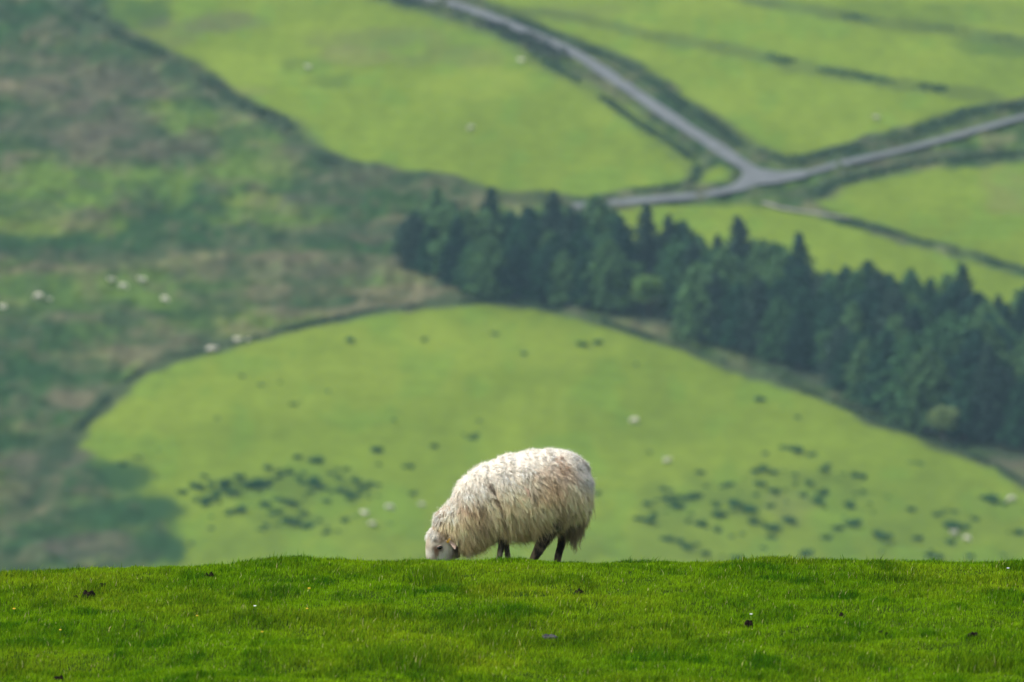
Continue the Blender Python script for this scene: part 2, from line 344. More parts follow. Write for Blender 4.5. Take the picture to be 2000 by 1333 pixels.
# roads: one joined sheet lying on the slope
def ribbon(pts, width, lift, step=1.0):
    P = [np.array((v.x, v.y)) for v in hits(pts)]
    Q = []
    for i in range(len(P) - 1):                            # Catmull-Rom
        p0 = P[max(i - 1, 0)]; p1 = P[i]; p2 = P[i + 1]; p3 = P[min(i + 2, len(P) - 1)]
        k = max(2, int(np.linalg.norm(p2 - p1) / step))
        for j in range(k):
            t = j / k
            Q.append(.5 * ((2 * p1) + (p2 - p0) * t + (2 * p0 - 5 * p1 + 4 * p2 - p3) * t * t + (3 * p1 - p0 - 3 * p2 + p3) * t ** 3))
    Q.append(P[-1]); Q = np.array(Q); T = np.gradient(Q, axis=0); T /= np.linalg.norm(T, axis=1)[:, None] + 1e-9
    Nn = np.stack([-T[:, 1], T[:, 0]], 1)
    return Q, Nn
def road(name, pts, width, lift, mat):
    Q, Nn = ribbon(pts, width, lift)
    cols = np.linspace(-.5, .5, 7); V = []
    for i, (q, n) in enumerate(zip(Q, Nn)):
        wv = width * (1 + .06 * math.sin(i * .35))
        for c in cols:
            p = q + n * c * wv
            V.append((p[0], p[1], 0))
    V = np.array(V); r = V
    V[:, 2] = far_z(V[:, 0], V[:, 1]) + lift + .05 * (1 - (np.tile(cols, len(Q)) * 2) ** 2)
    o = mesh_np(name, V, grid_faces(len(Q), 7).ravel(), np.full((len(Q) - 1) * 6, 4), mat)
    # flush skirt so that the sheet sits on the ground
    return tag(o, kind='structure')
road('road', ROADS[0], 2.4, .30, M_road)
road('road_right', ROADS[1], 1.6, .305, M_road)
road('road_left', ROADS[2], 2.3, .31, M_road)
road('track', [(1490, 399), (1530, 411), (1600, 421), (1660, 430)], .9, .25, M_gravel)
_j = hit(1487, 348)
def lay_patch(name, pts, lift, mat):
    P = xy(pts); c = P.mean(0); k = 14; V = []; n = len(P)
    for i in range(k + 1):
        for p in P: V.append(c + (p - c) * (i + .02) / (k + .02))
    V = np.array(V); V = np.c_[V, far_z(V[:, 0], V[:, 1]) + lift]
    return tag(mesh_np(name, V, grid_faces(k + 1, n, True).ravel(), np.full(k * n, 4), mat), kind='structure')
lay_patch('road_junction', [(1425, 300), (1450, 318), (1485, 334), (1525, 340), (1575, 337), (1575, 350), (1520, 362), (1480, 366), (1445, 378), (1405, 382), (1440, 360), (1452, 345), (1440, 325)], .335, M_road)

# ------------------------------------------------------------------ leaf cards
def cards(C, D, W, L, colr, jitter=.0):
    """n leaf quads: centre C, long axis D (unit), width W, length L"""
    n = len(C)
    ref = rng.normal(size=(n, 3)); S = np.cross(D, ref); S /= np.linalg.norm(S, axis=1)[:, None] + 1e-9
    a = C - D * L[:, None] * .5; b = C + D * L[:, None] * .5
    V = np.stack([a - S * W[:, None] * .35, a + S * W[:, None] * .35, C + S * W[:, None] * .5 , b, C - S * W[:, None] * .5], 1).reshape(-1, 3)
    F = (np.arange(n)[:, None] * 5 + np.array([0, 1, 2, 3, 4])).ravel()
    return V, F, np.full(n, 5), np.repeat(colr, 5, 0)

def hedge(pts, h, wd, name, label, cat, base=(.05, .095, .042), dens=20, group=None, gap=.42):
    Q, Nn = ribbon(pts, 1, 0, .8)
    L = np.concatenate([[0], np.cumsum(np.linalg.norm(np.diff(Q, axis=0), axis=1))])
    n = int(L[-1] * dens); u = rng.uniform(0, L[-1], n)
    cx_ = np.interp(u, L, Q[:, 0]); cy_ = np.interp(u, L, Q[:, 1]); qx = np.interp(u, L, Nn[:, 0]); qy = np.interp(u, L, Nn[:, 1])
    hh = h * np.clip(.15 + 1.1 * fbm(u / 4.5, u * 0 + h * 7, 5, 3), .1, 2)
    ww = wd * (.7 + .6 * fbm(u / 3.5, u * 0 + 4, 8, 3))
    ang = rng.uniform(0, math.pi, n); rr = np.sqrt(rng.uniform(.25, 1, n))
    off = np.cos(ang) * rr * ww * .5; zz = np.sin(ang) * rr * hh
    kp = fbm(u / 7, u * 0 + wd * 3, 51, 3) + rng.normal(0, .06, n) > gap
    x_ = cx_ + qx * off; y_ = cy_ + qy * off; z_ = far_z(x_, y_) + zz
    D = np.stack([rng.normal(size=n) * .7, rng.normal(size=n) * .7, np.abs(rng.normal(size=n)) + .3], 1); D /= np.linalg.norm(D, axis=1)[:, None]
    cc = np.array(base) * (rng.uniform(.7, 1.4, n) * (.7 + .6 * fbm(u / 5, u * 0, 33, 3)))[:, None]
    V, F, T, K = cards(np.stack([x_, y_, z_], 1)[kp], D[kp], rng.uniform(.25, .5, n)[kp], rng.uniform(.35, .7, n)[kp], cc[kp])
    o = mesh_np(name, V, F, T, M_leaf, col=K, smooth=False)
    c0 = V.mean(0); return tag(o, label, cat, group)
hedge(W1[2:], .5, .9, 'hedge', 'thin dark hedge bank curving along the top edge of the lower field behind the sheep', 'hedge')
hedge([(170, 30), (250, 82), (330, 112), (400, 160), (480, 210), (550, 240), (590, 285), (650, 322)], 1.0, 2.6, 'hedge', 'dark overgrown hedge running down the slope between the moor and the big upper field', 'hedge')
hedge([(1000, 38), (1060, 62), (1200, 120), (1290, 174), (1390, 242), (1460, 292), (1540, 318)], .7, 1.5, 'hedge', 'dark hedge on the right hand side of the lane above the junction', 'hedge')
hedge([(1540, 318), (1650, 296), (1800, 256), (1900, 222), (2000, 207), (2120, 185)], 1.1, 2.2, 'hedge', 'thick dark hedge behind the right branch of the lane', 'hedge')
hedge([(1060, 122), (1130, 160), (1230, 230), (1330, 294), (1362, 328)], .35, 1.6, 'hedge', 'low dark hedge on the left hand side of the lane above the junction', 'hedge')
hedge([(1130, 36), (1250, 65), (1330, 80), (1400, 92), (1500, 110), (1560, 128), (1700, 155), (1850, 177)], .45, 3.0, 'hedge', 'blurred green hedge dividing the two fields above the lane junction', 'hedge', (.05, .11, .045), gap=.5)
hedge([(1640, 32), (1750, 48), (1850, 58), (1990, 82), (2120, 104)], .5, 3.2, 'hedge', 'blurred green hedge in the top right corner of the fields', 'hedge', (.05, .11, .045), gap=.5)
hedge([(1640, 428), (1700, 442), (1800, 473), (1900, 498), (2000, 530), (2120, 566)], .45, 1.0, 'hedge', 'thin straight hedge behind the right end of the wood', 'hedge')
hedge([(1590, 385), (1650, 352), (1750, 330), (1900, 310), (2000, 302), (2120, 296)], .7, 1.8, 'hedge', 'dark scrubby hedge between the right branch of the lane and the field below it', 'hedge')
hedge([(1362, 330), (1352, 358), (1300, 368), (1240, 374)], .6, 1.2, 'hedge', 'short dark hedge round the small triangle of grass left of the junction', 'hedge')

hedge([(770, 4), (860, 24), (950, 54), (1040, 92), (1105, 128)], 2.6, 2.4, 'hedge', 'dark blurred hedge hiding the lane at the top of the photo', 'hedge', (.045, .06, .05), gap=.3)
# ------------------------------------------------------------------ trees
def conifer_mesh(H, Rad, seed, base):
    r = np.random.default_rng(seed); C = []; D = []; Lr = []
    z = .06 * H; pw = [2.0, 3.2, 2.6, 4.0][seed % 4]
    while z < H * .99:
        t = z / H
        env = Rad * (1 - t ** pw) ** .75 * (.74 + .40 * r.random()) * min(1, .55 + t * 2.2)
        nb = int(6 + 4 * (1 - t))
        a0 = r.random() * 6.28
        for k in range(nb):
            a = a0 + k * 6.283 / nb + r.normal() * .25
            ln = env * r.uniform(.6, 1.18)
            for s in np.linspace(.2, 1, max(3, int(ln / .24))):
                for _ in range(2):
                    p = np.array([math.cos(a) * ln * s, math.sin(a) * ln * s, z + .12 * ln * s - .35 * ln * s * s + .2])
                    C.append(p + r.normal(size=3) * .12)
                    d = np.array([math.cos(a + r.normal() * .7), math.sin(a + r.normal() * .7), -.25 + r.normal() * .35]); D.append(d / np.linalg.norm(d))
        z += r.uniform(.24, .38) * (.8 + .5 * (1 - t))
    for s in range(5):
        C.append(np.array([0, 0, H * (.94 + .008 * s)]) + r.normal(size=3) * .05); D.append(np.array([0, 0, 1.]))
    C = np.array(C); D = np.array(D); n = len(C)
    cc = np.array(base) * (r.uniform(.6, 1.5, n) * (.75 + .5 * fbm(C[:, 0] + 9, C[:, 2], seed, 2)))[:, None]
    return cards(C, D, r.uniform(.16, .34, n), r.uniform(.35, .62, n), cc)
def broad_mesh(H, Rad, seed, base):
    r = np.random.default_rng(seed); lobes = []
    for k in range(13):
        a = r.random() * 6.28; q = Rad * r.uniform(.1, .62)
        lobes.append((np.array([math.cos(a) * q, math.sin(a) * q, H * r.uniform(.38, .8)]), Rad * r.uniform(.3, .5)))
    C = []; D = []
    for c, rr in lobes:
        for _ in range(170):
            d = r.normal(size=3); d /= np.linalg.norm(d)
            C.append(c + d * rr * r.uniform(.55, 1.08) * np.array([1, 1, .85])); v = r.normal(size=3); D.append(v / np.linalg.norm(v))
    C = np.array(C); D = np.array(D); n = len(C)
    cc = np.array(base) * r.uniform(.7, 1.35, n)[:, None]
    return cards(C, D, r.uniform(.18, .34, n), r.uniform(.25, .45, n), cc)
def trunk_mesh(H, r0, seed, limbs=True):
    r = np.random.default_rng(seed); V = []; F = []
    def tube(pts, rads, ns=8):
        b = len(V)
        for p, q in zip(pts, rads):
            for j in range(ns):
                a = j * 6.283 / ns; V.append((p[0] + math.cos(a) * q, p[1] + math.sin(a) * q, p[2]))
        for i in range(len(pts) - 1):
            for j in range(ns):
                F.append((b + i * ns + j, b + i * ns + (j + 1) % ns, b + (i + 1) * ns + (j + 1) % ns, b + (i + 1) * ns + j))
    zs = np.linspace(-.4, H * .96, 10)
    tube([(r.normal() * .03, r.normal() * .03, z) for z in zs], [r0 * (1 - .9 * max(z, 0) / H) for z in zs])
    if limbs:
        for _ in range(14):
            z = H * r.uniform(.25, .8); a = r.random() * 6.28; ln = H * .16 * (1.1 - z / H)
            tube([(math.cos(a) * ln * s, math.sin(a) * ln * s, z + ln * s * .45) for s in (0, .5, 1)], [.05, .035, .015], 5)
    return np.array(V), np.array(F).ravel(), np.full(len(F), 4), None
VAR = []
for i in range(12):
    H = 7.0 + .5 * (i % 5); base = [(.028, .085, .046), (.055, .140, .058), (.018, .056, .038), (.090, .185, .070), (.036, .072, .052), (.026, .080, .046)][i % 6]
    root = empty('conifer_tree', (0, 0, -100))
    dat = conifer_mesh(H, 2.5 + .3 * (i % 4), 100 + i, base)
    a = mesh_np('crown', dat[0], dat[1], dat[2], M_leaf, root, dat[3], False)
    tr = trunk_mesh(H, .17, 300 + i); b = mesh_np('trunk', tr[0], tr[1], tr[2], M_bark, root)
    VAR.append((root, H, False))
BVAR = []
for i, (H, Rr, base) in enumerate([(5.2, 2.2, (.15, .27, .07)), (7.5, 2.6, (.08, .18, .075)), (6.2, 2.2, (.09, .19, .075)), (4.0, 1.8, (.22, .30, .11))]):
    root = empty('broadleaf_tree', (0, 0, -100))
    dat = broad_mesh(H, Rr, 500 + i, base); mesh_np('crown', dat[0], dat[1], dat[2], M_leaf, root, dat[3], False)
    tr = trunk_mesh(H * .8, .15, 600 + i); mesh_np('trunk', tr[0], tr[1], tr[2], M_bark, root)
    BVAR.append((root, H, True))
_used = set()
def plant(var, loc, rz, s, label, cat, group):
    root = var[0]
    if root.name in _used:
        r = root.copy(); COL.objects.link(r)
        for ch in root.children:
            c = ch.copy(); COL.objects.link(c); c.parent = r
    else:
        r = root; _used.add(root.name)
    r.location = loc; r.rotation_euler = (0, 0, rz); r.scale = (s * random.uniform(.92, 1.1),) * 2 + (s,)
    tag(r, label, cat, group); return r
front = np.array([(790, 515), (870, 558), (950, 585), (1050, 586), (1130, 602), (1205, 610), (1212, 560), (1315, 562), (1322, 652), (1330, 655), (1430, 682), (1560, 722), (1700, 792), (1830, 848), (1950, 868), (2100, 900)])
back = np.array([(790, 505), (850, 500), (950, 498), (1100, 495), (1190, 500), (1205, 545), (1245, 545), (1290, 535), (1400, 560), (1440, 575), (1560, 600), (1600, 605), (1700, 625), (1830, 640), (1900, 670), (2100, 725)])
placed = []
cand = []
for _ in range(6000):
    px = random.uniform(800, 2090); yf = np.interp(px, front[:, 0], front[:, 1]); yb = np.interp(px, back[:, 0], back[:, 1])
    if yb > yf - 2: continue
    cand.append((px, random.uniform(yb, yf)))
for x_ in np.arange(812, 2090, 37):                        # make sure of ragged front and back rows
    cand.insert(0, (x_ + random.uniform(-8, 8), np.interp(x_, front[:, 0], front[:, 1]) - 2))
    yb = np.interp(x_, back[:, 0], back[:, 1])
    if 1200 < x_ < 1296: cand.pop(0)
    if not 1195 < x_ < 1290: cand.insert(0, (x_ + random.uniform(-8, 8), yb + 4))
LIGHT = [(865, 552, 2, 1.0, 'mid green broadleaf tree at the front left corner of the dark wood'), (945, 560, 1, .95, 'mid green rounded tree in the left part of the wood front'),
         (1172, 560, 1, 1.0, 'pale green rounded tree behind the tall dark fir at the gap in the wood'),
         (1268, 618, 0, 1.05, 'light yellow green bush tree in the gap of the wood'), (1228, 596, 2, 1.0, 'mid green tree on the left side of the gap in the wood'),
         (1842, 864, 3, 1.2, 'small pale green bush at the front edge of the wood on the right'), (1625, 742, 1, 1.0, 'mid green rounded tree at the wood front left of the pale bush'), (1215, 480, 3, .8, 'pale bush behind the left part of the wood')]
for (px, py, v, s, lab) in LIGHT:
    p = hit(px, py); placed.append((p.x, p.y)); plant(BVAR[v], p, random.uniform(0, 6), s, lab, 'tree', 'lighter trees in the wood')
nt = 0
for (px, py) in cand:
    p = hit(px, py)
    if 1205 < px < 1312 and py > 566: continue
    if any((p.x - a) ** 2 + ((p.y - b) * .85) ** 2 < 2.55 ** 2 for a, b in placed): continue
    placed.append((p.x, p.y)); nt += 1
    yf = np.interp(px, front[:, 0], front[:, 1]); yb = np.interp(px, back[:, 0], back[:, 1]); f_ = (py - yb) / (yf - yb + .1)
    s = random.uniform(.74, 1.14) * (1.0 if px < 1400 else 1.08)
    if px > 1700 and f_ > .3: s *= 1.12
    if f_ < .2: s *= .93
    if f_ > .8: lab = 'dark conifer in the front row of the wood'
    elif f_ < .25: lab = 'dark conifer in the back row of the wood'
    else: lab = 'dark conifer standing in the middle of the wood'
    side = ' left of the gap' if px < 1215 else ' right of the gap'
    plant(random.choice(VAR), p, random.uniform(0, 6), s, lab + side, 'tree', 'conifers of the wood' + side)
print('conifers', nt)

# ------------------------------------------------------------------ rush tufts in the lower field
def rush_mesh(seed, Rr, Hh, n=46):
    r = np.random.default_rng(seed); out = []; ox = oy = 0.
    for k in range(r.integers(4, 8)):
        q0 = r.uniform(.15, .30)
        a = r.uniform(0, 6.283, n); q = np.sqrt(r.random(n)) * q0
        root = np.stack([ox + np.cos(a) * q, oy + np.sin(a) * q, np.zeros(n)], 1)
        ln = Hh * r.uniform(.5, 1.1, n) * (.6 + q0 * 2); D = np.stack([np.cos(a) * q / q0 * .5, np.sin(a) * q / q0 * .5, np.ones(n)], 1); D /= np.linalg.norm(D, axis=1)[:, None]
        out.append(cards(root + D * ln[:, None] * .45, D, r.uniform(.03, .07, n), ln, np.array([.036, .125, .044]) * r.uniform(.7, 1.5, n)[:, None]))
        b = r.uniform(0, 6.283); ox += math.cos(b) * q0 * 1.5; oy += math.sin(b) * q0 * 2.2
    return join(out)
def join(parts):
    V, F, T, C = [], [], [], []; k = 0
    for v, f, t, c in parts: V.append(v); F.append(f + k); T.append(t); C.append(c); k += len(v)
    return np.concatenate(V), np.concatenate(F), np.concatenate(T), np.concatenate(C)
RV = []
for i in range(8):
    d = rush_mesh(800 + i, .30 + .06 * (i % 4), .42); o = mesh_np('rush_tuft', d[0], d[1], d[2], M_rush, None, d[3], False); RV.append(o)
LZ = [(220,320),(450,315),(700,250),(760,280),(850,260),(880,290),(940,175),(1000,195),(1060,205),(1090,215),(110,395),(180,400),(250,370),(370,370),(340,410),(300,450),(280,480),(390,460),(110,490),(150,515),(240,530),(320,520),(40,450),(470,380),(510,425),(570,390),(600,350),(640,390),(720,370),(700,400),(760,330),(650,450),(940,335),(960,290),(1040,355),(1080,390),(1150,410),(1200,440),(1260,420),(1310,450),(1340,480),(1280,380),(1230,340),(1170,295),(1240,260),(1300,270),(1380,310),(1370,350),(1490,370),(1575,390),(1490,440),(1560,465),(1480,490),(1400,420),(990,460),(1020,450),(980,490),(770,510),(840,520),(1130,510),(905,540),(570,550),(690,545),(730,575),(480,570),(440,590),(380,610),(700,610),(780,605),(990,600),(1000,620),(750,690),(690,710),(650,735),(840,660),(900,660),(930,700),(960,720),(1020,715),(1090,665),(1150,720),(1170,760),(1130,770),(1220,740),(1280,670),(1380,635),(1540,710),(1670,690),(1820,465),(1810,255),(1560,225),(1570,120),(250,630),(250,720),(90,840),(60,880),(360,400),(420,440),(200,520),(600,400),(680,380),(990,720),(1250,440),(1100,400),(1330,440),(740,350)]
RZ = [(405,178),(230,265),(150,328),(205,315),(260,295),(290,300),(330,290),(370,285),(415,290),(440,245),(520,255),(545,245),(610,275),(590,325),(530,325),(480,330),(500,350),(330,345),(300,355),(250,375),(100,405),(140,410),(180,420),(210,435),(190,395),(380,385),(360,420),(420,440),(450,445),(500,445),(510,465),(500,385),(520,395),(560,365),(580,490),(620,485),(670,345),(650,355),(690,290),(640,212),(690,235),(680,175),(730,160),(740,88),(790,182),(830,175),(870,190),(780,265),(790,285),(840,262),(835,325),(750,350),(660,420),(690,430),(720,420),(750,450),(840,410),(900,70),(950,100),(880,235),(910,295),(950,225),(1020,165),(1040,150),(1030,260),(1035,285),(990,320),(1030,350),(1090,215),(1125,190),(1180,195),(1215,210),(1185,285),(1220,275),(1130,335),(1160,345),(1255,335),(1260,378),(1325,290),(1340,300),(1120,400),(1140,430),(1185,425),(1105,450),(1045,500),(1285,485),(1300,565),(265,515),(320,515),(340,545),(410,530),(450,575),(530,590),(580,595),(620,595),(710,545),(740,555),(750,495),(925,585),(245,310),(280,320),(350,300),(395,295),(660,350)]
RR = [(1545,560),(1550,590),(1580,600),(1565,390),(1600,385),(1665,378),(1775,410),(1800,305),(1840,275),(1870,330),(1905,340),(1925,470),(1990,480),(1995,375),(1890,580),(1720,585),(1640,530),(1625,440),(1690,455),(1500,500),(1440,360)]
SC_ = [(685,661),(830,665),(580,790),(523,748),(505,750),(545,747),(650,770),(475,735),(640,765),(588,783),(938,822),(905,848),(915,856),(925,850),(935,851),(850,872),(862,888),(1243,710),(1165,667),(1130,670),(1020,690),(1493,780),(1485,779),(1530,797),(960,650),(425,817),(310,792),(770,818),(740,880),(1270,883),(305,930),(205,905),(265,892),(310,877),(195,915),(240,910),(335,690),(1415,845),(1165,965),(1560,815),(1800,905)]
TU = [(350 + a / 4, 850 + b / 4, 0) for a, b in LZ] + [(1200 + a / 2.5, 850 + b / 2.5, 1) for a, b in RZ] + [(1200 + a / 2.5, 850 + b / 2.5, 2) for a, b in RR] + [(a, b, 3) for a, b in SC_]
TL = ['dark green rush tuft in the dense patch left of the grazing sheep', 'dark green rush tuft in the wide patch right of the grazing sheep', 'dark rush tuft in the loose group at the far right of the lower field', 'single dark rush tuft scattered over the lower field away from the dense patches']
TG = ['rush tufts left of the sheep', 'rush tufts right of the sheep', 'rush tufts at the far right', 'scattered rush tufts']
for i, (px, py, g) in enumerate(TU):
    o = RV[i] if i < 8 else RV[i % 8].copy()
    if i >= 8: COL.objects.link(o)
    s = random.choice([.4, .55, .75, 1.0, 1.2, 1.55]) * random.uniform(.9, 1.1) * (.72 if g == 3 else 1)
    p = hit(px + random.uniform(-2, 2), py + 3 + random.uniform(-1, 1)); o.location = (p.x, p.y, p.z + .02); o.rotation_euler = (0, 0, random.choice([0, math.pi]) + random.uniform(-.5, .5)); o.scale = (s, s, s)
    tag(o, TL[g], 'rush tuft', TG[g])

# ------------------------------------------------------------------ distant sheep
def ell(V, F, c, r, rot=0, nu=14, nv=9, lump=0, seed=0):
    b = len(V); rr = random.Random(seed); cr, sr = math.cos(rot), math.sin(rot)
    for i in range(nv + 1):
        th = math.pi * i / nv
        for j in range(nu):
            ph = 2 * math.pi * j / nu; k = 1 + lump * (rr.random() - .5)
            x = r[0] * math.sin(th) * math.cos(ph) * k; y = r[1] * math.sin(th) * math.sin(ph) * k; z = r[2] * math.cos(th) * k
            V.append((c[0] + x * cr - z * sr, c[1] + y, c[2] + x * sr + z * cr))
    for i in range(nv):
        for j in range(nu):
            F.append((b + i * nu + j, b + i * nu + (j + 1) % nu, b + (i + 1) * nu + (j + 1) % nu, b + (i + 1) * nu + j))
def dsheep(pose):
    root = empty('sheep', (0, 0, -100)); V, F = [], []
    bz = .58 if pose != 'lie' else .32
    ell(V, F, (0, 0, bz), (.52, .27, .29), 0, 20, 12, .12, 1); ell(V, F, (-.30, 0, bz + .02), (.26, .23, .25), 0, 14, 9, .12, 2); ell(V, F, (.32, 0, bz), (.25, .24, .27), 0, 14, 9, .12, 3)
    hd = {'graze': (-.72, 0, .16), 'stand': (-.66, 0, .92), 'lie': (-.62, 0, .58)}[pose]
    nk = ((-.45 + hd[0]) / 2 - .02, 0, (bz + hd[2]) / 2 + .03)
    an = {'graze': .9, 'stand': -.8, 'lie': -.6}[pose]
    ell(V, F, nk, (.23, .14, .15), an, 12, 8, .08, 4)
    me = mesh_np('fleece', np.array(V), np.array(F).ravel(), np.full(len(F), 4), M_fwool, root)
    V, F = [], []
    ell(V, F, hd, (.15, .07, .085), {'graze': 1.1, 'stand': .4, 'lie': .4}[pose], 12, 8); ell(V, F, (hd[0] + .08, .1, hd[2] + .06), (.03, .07, .02)); ell(V, F, (hd[0] + .08, -.1, hd[2] + .06), (.03, .07, .02))
    mesh_np('head', np.array(V), np.array(F).ravel(), np.full(len(F), 4), M_fwool, root)
    if pose != 'lie':
        for x in (-.33, .36):
            for y in (-.13, .13):
                V, F = [], []; ell(V, F, (x, y, .2), (.045, .04, .27), .04 * (1 if x > 0 else -1), 8, 8)
                mesh_np('leg', np.array(V), np.array(F).ravel(), np.full(len(F), 4), M_fleg, root)
    return root
DV = {k: [dsheep(k), False] for k in ('graze', 'stand', 'lie')}
DS = [(6, 608, 'stand', 1, 1.2, 'white sheep at the left edge of the photo on the rough moor'), (76, 586, 'graze', 1, 1.35, 'white sheep left of a paler small sheep on the moor'),
      (97, 588, 'lie', 1, .8, 'small pale sheep just right of a bigger white sheep on the moor'), (219, 551, 'lie', .6, 1.2, 'leftmost of the three white sheep close together on the moor'),
      (240, 566, 'graze', -1, 1.25, 'lowest of the three white sheep close together on the moor'), (278, 555, 'stand', 1, 1.35, 'largest of the three white sheep close together on the moor'),
      (322, 592, 'graze', -1, 1.25, 'white sheep alone on the moor below the group of three'), (412, 690, 'graze', 1, 1.3, 'white sheep at the hedge bank, lower of the two there'),
      (417, 686, 'lie', -1, 1.1, 'white sheep lying against the other one at the lower spot on the hedge bank'),
      (463, 671, 'stand', -1, 1.15, 'white sheep at the hedge bank, upper right of the two spots there'), (484, 667, 'lie', -1, .7, 'tiny pale lamb beside the upper right sheep at the hedge bank'),
      (1240, 828, 'graze', 1, 1.15, 'white sheep grazing alone in the lower field above the big sheep'), (1302, 907, 'stand', -1, 1.1, 'white sheep alone in the lower field right of the big sheep'),
      (712, 1007, 'lie', 1, 1.1, 'pinkish white sheep upper left of the three left of the big sheep'), (726, 1027, 'lie', -1, .9, 'small white sheep beside a rush tuft, lowest of those left of the big sheep'),
      (760, 998, 'graze', -1, 1.1, 'white sheep highest and right of the three left of the big sheep'), (824, 992, 'stand', 1, .85, 'faint pale sheep just above the back of the big sheep head'),
      (1864, 1048, 'stand', 1, 1.1, 'brighter of the two white sheep near the bottom right of the lower field'), (1888, 1058, 'graze', -1, 1.0, 'dimmer of the two white sheep near the bottom right of the lower field'),
      (1976, 982, 'graze', 1, 1.15, 'white sheep near the right edge of the lower field'),
      (920, 255, 'graze', 1, 1.0, 'faint white sheep in the middle of the big upper field'), (603, 137, 'stand', 1, 1.0, 'faint white sheep near the top left of the big upper field'),
      (1018, 122, 'lie', 1, 1.1, 'pale sheep at the top of the big upper field beside the lane'), (1712, 236, 'stand', 1, 1.1, 'faint pale sheep in the field above the right branch of the lane')]
for (px, py, pose, sx, s, lab) in DS:
    root, used = DV[pose]
    if used:
        r = root.copy(); COL.objects.link(r)
        for ch in root.children:
            c = ch.copy(); COL.objects.link(c); c.parent = r
    else: r = root; DV[pose][1] = True
    p = hit(px, py); r.location = (p.x, p.y, p.z + .02); r.rotation_euler = (0, 0, (0 if sx > 0 else math.pi) + random.uniform(-.6, .6)); r.scale = (s * .70,) * 3
    tag(r, lab, 'sheep', 'distant sheep on the far slope')
for k, (root, used) in DV.items():
    assert used
# ------------------------------------------------------------------ near ground
gx = stretch(-1500, 1500, -5.6, 5.6, .05, 1.14); gy = np.unique(np.concatenate([stretch(-40, 200, 29, 38.6, .05, 1.10), np.linspace(200, 470, 28)[1:]]))
X, Y = np.meshgrid(gx, gy); X = X.ravel(); Y = Y.ravel()
Zg = ground_z(X, Y); Zg = np.where(Y > 330, far_z(X, Y), np.maximum(Zg, -106 + 0 * Zg))
tt = sstep(250, 330, Y); Zg = np.where((Y > 240), np.maximum(near_z(X, Y), -106) * (1 - tt) + far_z(X, Y) * tt, Zg)
gcol = np.array([.030, .060, .006]) * (.7 + .6 * fbm(X * 3, Y * 3, 2, 4))[:, None]
g = mesh_np('ground', np.stack([X, Y, Zg], 1), grid_faces(len(gy), len(gx)).ravel(), np.full((len(gy) - 1) * (len(gx) - 1), 4), M_turf, col=gcol)
tag(g, kind='structure')

# grass blades
def lush(x, y):   # 0 = short yellowish, 1 = tall deep green
    a = fbm(x * 1.5 + .3 * y, y * 1.3, 13, 4); b = fbm(x * 5.0, y * 3.4, 19, 3); c = fbm(x * 11, y * 7, 29, 2)
    return np.clip(sstep(.42, .66, a) * .45 + sstep(.50, .68, b) * .55 + sstep(.55, .8, c) * .3, 0, 1)
def blades(name, n, xr, yr, keep, label, hmul=1.0, wmul=1.0, pos=None, lushv=None):
    if pos is None:
        x = rng.uniform(*xr, n); y = rng.uniform(*yr, n); k = keep(x, y) > rng.random(n); x = x[k]; y = y[k]
        cl = rng.integers(0, max(1, len(x) // 9), len(x)); cxs = rng.normal(size=(len(x) // 9 + 1, 2)) * .0
    else: x, y = pos
    n = len(x); L = lush(x, y) if lushv is None else lushv
    h = hmul * (.013 + .022 * L + .016 * fbm(x * 7, y * 5, 55, 2)) * rng.uniform(.6, 1.35, n)
    h = np.where(rng.random(n) < .02, h * 1.6, h)
    wd = wmul * rng.uniform(.0013, .0027, n) * (1 + .3 * L)
    a = rng.uniform(0, 6.283, n); lean = rng.uniform(.05, .6, n); lx = np.cos(a) * lean + .12; ly = np.sin(a) * lean
    fa = rng.uniform(0, 6.283, n); fx = np.cos(fa) * wd; fy = np.sin(fa) * wd * .6
    z = near_z(x, y) - .004
    mx = x + lx * h * .35; my = y + ly * h * .35; mz = z + h * .62
    tx = x + lx * h * .95; ty = y + ly * h * .95; tz = z + h
    V = np.empty((n, 5, 3), np.float32)
    V[:, 0] = np.stack([x - fx, y - fy, z], 1); V[:, 1] = np.stack([x + fx, y + fy, z], 1)
    V[:, 2] = np.stack([mx + fx * .8, my + fy * .8, mz], 1); V[:, 3] = np.stack([mx - fx * .8, my - fy * .8, mz], 1); V[:, 4] = np.stack([tx, ty, tz], 1)
    b = np.arange(n)[:, None] * 5
    F = np.concatenate([b + [0, 1, 2, 3], b + [3, 2, 4]], 1).ravel(); T = np.tile([4, 3], n)
    c0 = np.array([.210, .395, .003]); c1 = np.array([.042, .150, .002]); c2 = np.array([.44, .50, .015]); straw = np.array([.55, .50, .18])
    p = np.clip(L + rng.normal(0, .22, n), 0, 1)[:, None]
    c = c0 * (1 - p) + c1 * p
    yv = (np.clip(fbm(x * 1.1 + 5, y * .9, 77, 4) * 2.2 - .95, 0, 1) * rng.random(n))[:, None] * .7; c = c * (1 - yv) + c2 * yv
    st = rng.random(n) < .012; c[st] = straw
    c = c * (.45 + 1.1 * rng.random(n) ** 1.2)[:, None]
    C = np.repeat(c[:, None, :], 5, 1); C[:, 0:2] *= .8; C[:, 4] *= 1.15  # blade roots darker: natural base tone plus painted shade near the ground
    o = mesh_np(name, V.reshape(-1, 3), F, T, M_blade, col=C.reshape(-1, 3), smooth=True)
    return o
NB = 1000000
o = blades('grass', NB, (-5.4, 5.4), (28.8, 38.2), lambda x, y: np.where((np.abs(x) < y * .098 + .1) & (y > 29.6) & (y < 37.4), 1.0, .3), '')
tag(o, 'short bright green turf covering the hilltop in front', 'grass', kind='stuff')

